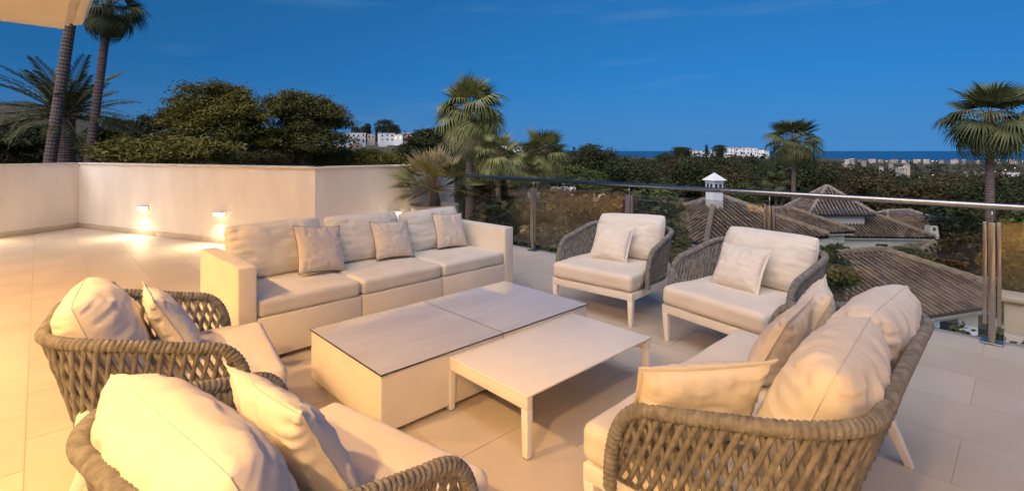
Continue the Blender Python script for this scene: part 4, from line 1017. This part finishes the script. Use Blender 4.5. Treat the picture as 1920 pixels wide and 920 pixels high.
# farther woods, read as one mass
far = []; r_ = np.random.default_rng(17)
cnt = 0
while cnt < 2600:
    p = r_.uniform(-80, 2000); r = 260 * (2600 / 260) ** (r_.random() ** 1.1); Y = r * math.cos(math.atan((p - 960) / FPX)); x = (p - 960) / FPX * Y; g = ground_z(x, Y)
    if g < -58: cnt += 1; continue
    s = r_.uniform(3, 6.0) * (1 + r / 2500); k = 42; o = r_.normal(size=(k, 3)) * np.array([.6, .6, .45]) * s
    h_top = CAM_H - (ytop(p) + 1 - HZN) / FPX * Y
    zc = min(g + s * .8, h_top - s * .6) if r < 900 else g + s * .6
    far.append(leaf_quads(np.array([x, Y, zc]) + o, s * .34, cnt, 1.4)); cnt += 1
tag(place('far_woodland', np_mesh('far_woodland', np.concatenate(far), 4, M['leaf_far'])), 'distant dark woodland covering the slopes down to the coast', 'woodland', kind='stuff')

# ------------------------------------------------------------------ far villas and the coast town
def far_house(name, a, y0, Y, wpx, hpx, label, m, group, lit=0, floors=2, step=0, seed=0):
    """a block whose foot shows at pixel row y0; wpx and hpx its size in the picture"""
    q = random.Random(seed + int(a)); c = px(a, y0, Y); k = Y / FPX; w, h = wpx * k, hpx * k; g = min(ground_z(c.x, Y) - .5, c.z)
    root = empty(name, (c.x, Y, g), -math.atan2(c.x, Y) + q.uniform(-.25, .25), label, 'house', group); dz = c.z - g; d = w * .8
    MB().box((0, 0, (h + dz) / 2), (w, d, h + dz)).build('wall', m, root)
    MB().box((0, 0, h + dz + .15 * k * 2), (w * 1.04, d * 1.04, .5 * k * 2)).build('roof', M['ridge'] if q.random() < .4 else M['coping'], root)
    if step: MB().box((-w * .62, -.1 * d, (h * .6 + dz) / 2), (w * .30, d * .9, h * .6 + dz)).build('wing', m, root)
    nc = max(2, int(wpx / 7))
    for f in range(floors):
        for i in range(nc):
            ww, hh = w / nc * q.uniform(.22, .42), h / floors * q.uniform(.3, .5)
            MB().box((-w / 2 + w * (i + .5) / nc, -d / 2 - .03, dz + h * (f + q.uniform(.42, .58)) / floors), (ww, .08, hh)).build('window', M['lit_window'] if q.random() < lit else M['window'], root)
    return root
HG = 'villas on the hillside'
vh = far_house('hillside_villa', 668, 268, 330, 34, 18, 'grey-white terraced villa with wide balconies on the hillside', M['whitewash'], HG, .0, 2)
for k in range(2): MB().box((0, -8.2, 9.5 - 3.4 * k), (13, 2.0, .35)).build('balcony', M['coping'], vh)
far_house('hillside_villa', 664, 279, 325, 20, 9, 'pinkish lower wing under the terraced villa', M['pink_wall'], HG, 0, 1)
far_house('hillside_villa', 724, 266, 335, 27, 16, 'white villa with rows of small windows below the broad pines', M['whitewash'], HG, .15, 2)
far_house('hillside_villa', 748, 264, 330, 17, 11, 'white villa with bright yellow lit windows between cypresses', M['whitewash'], HG, .9, 1)
far_house('hillside_villa', 719, 283, 315, 15, 10, 'small white villa lower on the slope under the windowed villa', M['whitewash'], HG, 0, 1)
far_house('hillside_villa', 768, 258, 345, 22, 8, 'long terracotta-pink house at the hill crest', M['pink_wall'], HG, .1, 1)
far_house('hillside_villa', 697, 262, 345, 14, 10, 'cream house half hidden behind tall cypresses', M['cream_wall'], HG, .3, 1)
far_house('hillside_villa', 797, 256, 345, 14, 6, 'low house with a warm lit window at the right end of the crest', M['pink_wall'], HG, .8, 1)
far_house('hillside_villa', 636, 279, 320, 18, 7, 'bright white house beside the dark feathery tree', M['whitewash'], HG, 0, 1)
far_house('hillside_villa', 50, 248, 420, 26, 12, 'white house on the slope behind the date palm fronds', M['whitewash'], HG, 0, 2)
far_house('hillside_villa', 80, 244, 430, 18, 10, 'smaller white house on the slope by the leaning trunk', M['whitewash'], HG, 0, 2)
TG = 'white blocks of the far towns'
rt = random.Random(4)
for a, y_, w, h in ((935, 279, 14, 14), (948, 280, 13, 11), (960, 281, 12, 9), (972, 280, 14, 8), (984, 281, 10, 9)): far_house('town_block', a, y_, 520, w, h, 'white house of the hill village right of the skirted palm', M['whitewash'], 'white village houses by the palm', 0, 2)
for a, y_, w, h in ((1300, 288, 13, 8), (1313, 290, 12, 8), (1326, 291, 10, 7), (1337, 288, 9, 8), (1367, 286, 18, 11), (1384, 287, 15, 12), (1399, 287, 14, 12), (1413, 288, 13, 12), (1427, 289, 12, 10), (1436, 290, 10, 8), (1375, 292, 12, 7), (1395, 293, 12, 6)):
    far_house('town_block', a, y_ + 2, 640, w, h, 'white block of the town on the far ridge', M['whitewash'], TG, .12, 2)
for i in range(17):
    a = rt.uniform(1555, 1700); y_ = 296 + (a - 1555) * .05 + rt.uniform(-1, 26) * (1 if a < 1690 else .6); Y = 1150 if y_ < 308 else 560
    far_house('coast_house', a, y_ + 3, Y, rt.uniform(5, 12), rt.uniform(2.5, 5), 'small pale house on the wooded slope above the sea', rt.choice([M['cream_wall'], M['far_wall'], M['far_wall']]), 'pale houses above the sea', .06, 1)
for i in range(14):
    a = 1610 + i * 22 + rt.uniform(-5, 5); far_house('shore_block', a, 302 + rt.uniform(-1, 1), 2300, rt.uniform(4, 11), rt.uniform(1.5, 3.2), 'pale building along the distant shore', rt.choice([M['cream_wall'], M['far_wall']]), 'buildings along the shore', .25, 1)
far_house('apartment_block', 1838, 345, 260, 42, 22, 'white apartment block with dark balconies behind the tall right-hand palm', M['whitewash'], None, .0, 3)
far_house('apartment_block', 1890, 340, 270, 30, 16, 'second white apartment block beyond the right end of the railing', M['whitewash'], None, .1, 2)
lampme = MB().lathe([(0, -.5), (.5, -.3), (.6, 0), (.5, .3), (0, .5)], seg=8).mesh('far_lens', M['street_lens'], True)
polme = MB().tube([(0, 0, 0), (0, 0, 1)], .12, 5).mesh('far_pole', M['foot'])
for i in range(30):
    if i < 22: a = rt.uniform(1660, 1925); y_ = 300 + rt.uniform(-2, 3); Y = 2250; s = rt.uniform(.9, 2.4)
    else: a = rt.uniform(1700, 1910); y_ = rt.uniform(312, 345); Y = 420; s = .45
    c = px(a, y_, Y); g = min(ground_z(c.x, Y), c.z - 3)
    o = empty('street_lamp', (c.x, Y, g), 0, 'tiny glowing street lamp of the coast town', 'lamp', 'street lamps of the coast town')
    place('pole', polme, o, TRS((0, 0, 0), (0, 0, 0), (1, 1, c.z - g))); place('lamp_head', lampme, o, TRS((0, 0, c.z - g), (0, 0, 0), s))
print('objects', len(bpy.data.objects), 'tris', sum(len(m.polygons) for m in bpy.data.meshes))
